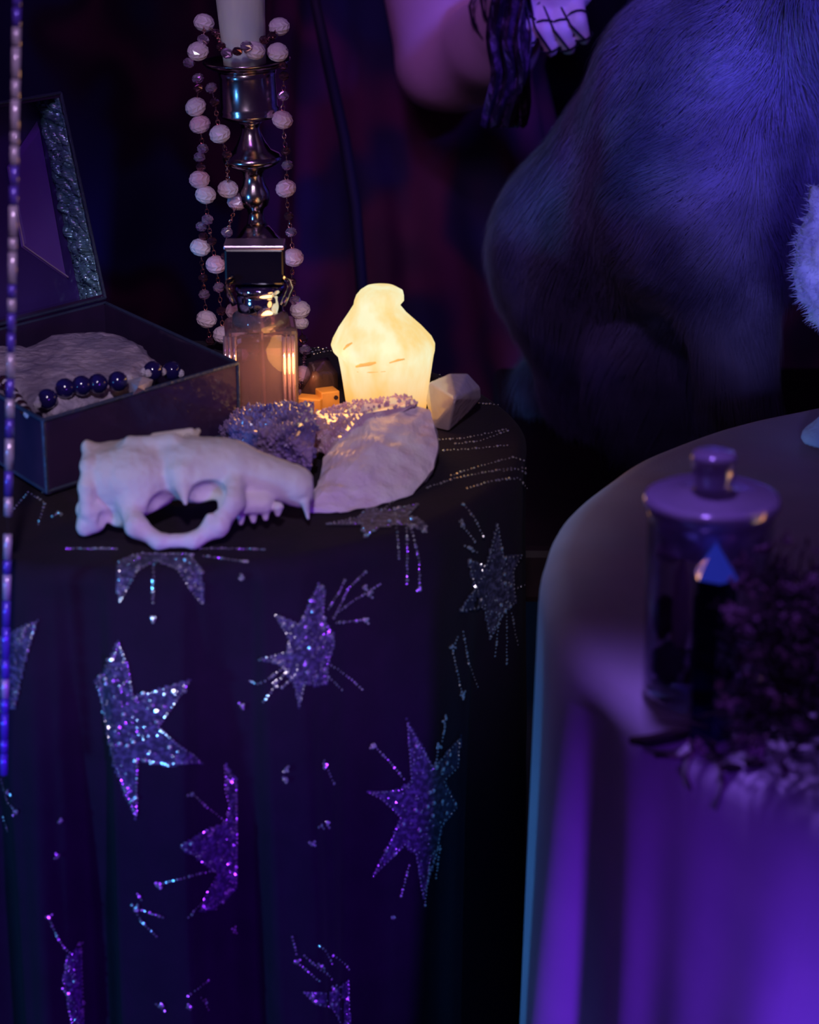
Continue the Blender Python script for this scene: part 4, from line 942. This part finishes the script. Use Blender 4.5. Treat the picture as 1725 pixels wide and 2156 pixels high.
# little tuft hairs
Vt = []; Ft = []
for v in random.sample(list(me.vertices), min(2600, len(me.vertices))):
    c = v.co+pl.location; nn = v.normal; t = (nn+Vector((random.gauss(0, .4), random.gauss(0, .4), random.gauss(0, .4)))).normalized(); wv_ = t.orthogonal().normalized()*.00025; b0 = len(Vt)
    L = random.uniform(.003, .006); Vt += [c-wv_, c+wv_, c+t*L]; Ft.append((b0, b0+1, b0+2))
wlink('down', mesh(Vt, Ft), M['fluff'], pl, kind='stuff')
pe = thing('white_ornament', P(1762, 945, 1.12), 'small white lobed ornament at the right edge below the plume', 'ornament')
pe.location.z = .752
f = Field((-.035, -.03, 0), (.035, .03, .085), .0022)
zc_ = P(1762, 935, 1.12).z-.752
f.ell((0, 0, zc_), (.017, .014, .014), .006); f.ell((.001, 0, zc_-.022), (.016, .014, .013), .006); f.cap((0, 0, 0.006), (0, 0, max(.012, zc_-.03)), .016, .008, .01)
link('body', f.mesh(), M['fluff'], pe, True)

# ------------------------------------------------------------------ seated person behind, bare bent elbow, netted hand on the dog
pr = thing('person', (-0.02, 1.98, 0), 'person in a dark patterned dress, bare elbow bent, netted hand on the dog', 'person')
sh = P(905, -330, 2.02); el = P(942, 118, 1.96); wr = P(1112, 8, 1.80); 
f = Field((-.20, 1.66, .44), (.24, 2.36, 1.50), .0034)
f.cap(sh, el, .064, .044, .02); f.ell(P(905, 150, 1.96), (.024, .034, .028), .015); f.ell(P(985, 150, 1.955), (.028, .034, .030), .015)
f.cap(P(960, 128, 1.95), P(1040, 92, 1.90), .040, .034, .012); f.cap(P(1040, 92, 1.90), wr+Vector((0, .03, .0)), .036, .024, .012)
tor = Vector((sh.x-.01, sh.y+.14, 0)); hip = Vector((tor.x-.02, tor.y, .56))
f.cap((hip.x, hip.y-.03, .58), (hip.x, hip.y+.03, .58), .095, .095, .05); f.cap((hip.x, hip.y, .62), (tor.x, tor.y, sh.z-.06), .090, .105, .05)
f.cap((tor.x, tor.y-.11, sh.z-.01), (tor.x, tor.y+.15, sh.z-.01), .055, .055, .04)
f.cap((tor.x, tor.y, sh.z), (tor.x+.01, tor.y, sh.z+.11), .050, .045, .03)
hc = Vector((tor.x+.02, tor.y, sh.z+.20)); f.ell(hc, (.090, .072, .110), .02); f.ell(hc+Vector((.045, 0, -.05)), (.040, .045, .045), .03)
f.cap(hc+Vector((.085, 0, .0)), hc+Vector((.102, 0, -.022)), .008, .013, .01); f.cap(hc+Vector((.083, -.018, -.055)), hc+Vector((.083, .018, -.055)), .008, .008, .006)
for s in (-1, 1): f.ell(hc+Vector((0, s*.072, -.01)), (.018, .008, .028), .006); f.ell(hc+Vector((.083, s*.03, .008)), (.012, .014, .008), .006, True)
sh2 = Vector((tor.x, tor.y+.16, sh.z-.01)); el2 = Vector((tor.x-.03, tor.y+.18, .82)); f.cap(sh2, el2, .045, .036, .02); f.cap(el2, (tor.x+.06, tor.y+.16, .66), .034, .022, .012); f.ell((tor.x+.085, tor.y+.155, .64), (.040, .018, .030), .015)
# hand resting on the dog
f.cap(wr+Vector((0, .03, 0)), wr+Vector((.02, .0, 0.0)), .027, .025, .012); pm = P(1170, -28, 1.745); f.ell(pm, (.030, .020, .022), .010); f.cap(wr, pm, .022, .020, .012)
fing = []
for i, (x1, y1, x2, y2, x3, y3) in enumerate(((1112,6,1106,52,1114,88), (1143,8,1147,62,1160,106), (1177,6,1184,60,1198,102), (1208,-4,1218,42,1230,80))):
    a, b, c = P(x1, y1, 1.735), P(x2, y2, 1.722), P(x3, y3, 1.726); fing.append((a, b, c)); f.cap(pm, a, .010, .0078, .004); f.cap(a, b, .0076, .0068, .0015); f.cap(b, c, .0067, .0056, .0015)
a, b = P(1098, 14, 1.765), P(1088, 48, 1.76); f.cap(pm, a, .011, .008, .006); f.cap(a, b, .008, .0065, .003)
wlink('body', f.mesh(), M['skin'], pr, True)
# net glove: thin cords round hand and fingers
V = []; Fc = []
def ringc(c, t, r, w_=.0012):
    t = t.normalized(); ax = t.orthogonal().normalized(); ay = t.cross(ax)
    pts = [c+ax*r*math.cos(k*math.pi/6)+ay*r*math.sin(k*math.pi/6) for k in range(13)]; tube_data(pts, w_, 4, V, Fc)
for a, b, c in fing:
    ringc(a.lerp(b, .1), b-a+Vector((.01, 0, 0)), .0090, .0009); ringc(a.lerp(b, .85), b-a, .0082, .0009); ringc(b.lerp(c, .9), c-b, .0072, .0009)
fa = wr+Vector((0, .03, 0))
for k in range(5): ringc(el.lerp(fa, .70+.06*k)+Vector((0, 0, 0)), fa-el+Vector((.02*(-1)**k, 0, .03*(-1)**k)), .029-.0008*k)
for k in range(8):
    an = k*math.pi/4; e1 = el.lerp(fa, .68); off = Vector((.0, math.cos(an), math.sin(an))); tube_data([e1+off*.030, fa+off*.0275], .0011, 4, V, Fc)
ringc(pm, fa-pm, .0245)
for (a, b, c), (a2, b2, c2) in zip(fing[:-1], fing[1:]): tube_data([a+Vector((0, -.009, 0)), (b+b2)/2+Vector((0, -.007, 0)), c2+Vector((0, -.008, 0))], .0009, 4, V, Fc)
wlink('net_glove', mesh(V, Fc), M['net'], pr, kind='stuff')
# lace ruffle falling from the sleeve beside the elbow
V = []; Fc = []
for layer in range(5):
    y_ = 1.70+.006*layer; pts = []
    for j in range(15):
        for i in range(9):
            px = 1040+i*8.5+(layer*5-8)+6*math.sin(j*.8+layer)-3*max(0, j-9); py = -60+j*23+(8 if i % 2 else 0)
            p = P(px, py, y_+.006*math.sin(i*1.9+layer*2+j*.3)); pts.append(p)
    b0 = len(V); V += pts
    for j in range(14):
        if j == 13 and layer % 2: continue
        for i in range(8): a = b0+j*9+i; Fc.append((a, a+1, a+10, a+9))
o = wlink('lace_ruffle', mesh(V, Fc), M['lace'], pr); o.modifiers.new('s', 'SOLIDIFY').thickness = .0012
# dress: bodice and skirt, pleated
V = []; Fc = []; n = 96; rings = []
for z, rx, ry, cx_, amp in ((sh.z-.03, .135, .155, tor.x, .002), (sh.z-.10, .140, .142, tor.x, .003), (.86, .135, .135, tor.x, .004), (.78, .13, .128, hip.x+.005, .005), (.70, .142, .140, hip.x+.01, .008), (.60, .165, .165, hip.x+.02, .012), (.45, .20, .20, hip.x+.03, .018), (.25, .24, .235, hip.x+.03, .024), (.012, .27, .26, hip.x+.03, .03)):
    for i in range(n):
        a = 2*math.pi*i/n; r = 1+amp/rx*math.sin(a*14+z*3); V.append((cx_+rx*r*math.cos(a), tor.y+ry*r*math.sin(a), z))
nr = len(V)//n
for j in range(nr-1):
    for i in range(n): k = (i+1) % n; Fc.append((j*n+i, (j+1)*n+i, (j+1)*n+k, j*n+k))
wlink('dress', mesh(V, Fc), M['dress'], pr, True).modifiers.new('s', 'SOLIDIFY').thickness = .002
# hair
f = Field((hc.x-.16, hc.y-.13, sh.z-.20), (hc.x+.12, hc.y+.13, hc.z+.15), .005)
f.ell(hc+Vector((-.015, 0, .018)), (.098, .086, .112), .01); f.ell(hc+Vector((.085, 0, -.035)), (.06, .07, .085), .01, True); f.cap(hc+Vector((-.06, 0, -.02)), (hc.x-.075, hc.y, sh.z-.12), .075, .05, .03)
me = f.mesh()
wobble(me, lambda c: .004*noise.noise(Vector((c.x*80, c.y*80, c.z*8))))
wlink('hair', me, M['net'], pr, True)
# dark strap edge running down the dress
st = tube([P(x, y, 1.82) for x, y in ((655,-40),(690,130),(725,290),(748,430),(762,600),(770,760))], [.004, .005, .005, .005, .005, .005], 8)
o = link('hanging_sash', st, M['net'], smooth=True); o.parent = pr; o.matrix_parent_inverse = Matrix.Translation(-pr.location)

# ------------------------------------------------------------------ glass bugle-bead strand at the left edge
ysr = 0.93
def sp(py): return P(36-0.0175*py, py, ysr)
x_top = sp(-80); x_bot = sp(1640)
bs = thing('bugle_bead_strand', x_top, 'thin hanging strand of violet glass bugle beads at the left edge', 'bead strand')
wlink('cord', tube([x_top+Vector((-.0006, 0, .9)), x_top, x_bot], .0003, 5), M['herb_dark'], bs)
py = -70; random.seed(5)
while py < 1620:
    L = random.choice((30, 42, 55, 68)); a = sp(py); b = sp(min(py+L-4, 1630))
    pale = (70 < py < 300) or random.random() < .33
    o = wlink('bugle_bead', tube([a, b], .0019, 8), M['strand_pale'] if pale else M['strand'], bs, True)
    py += L
    if 1050 < py < 1120: py = 1125
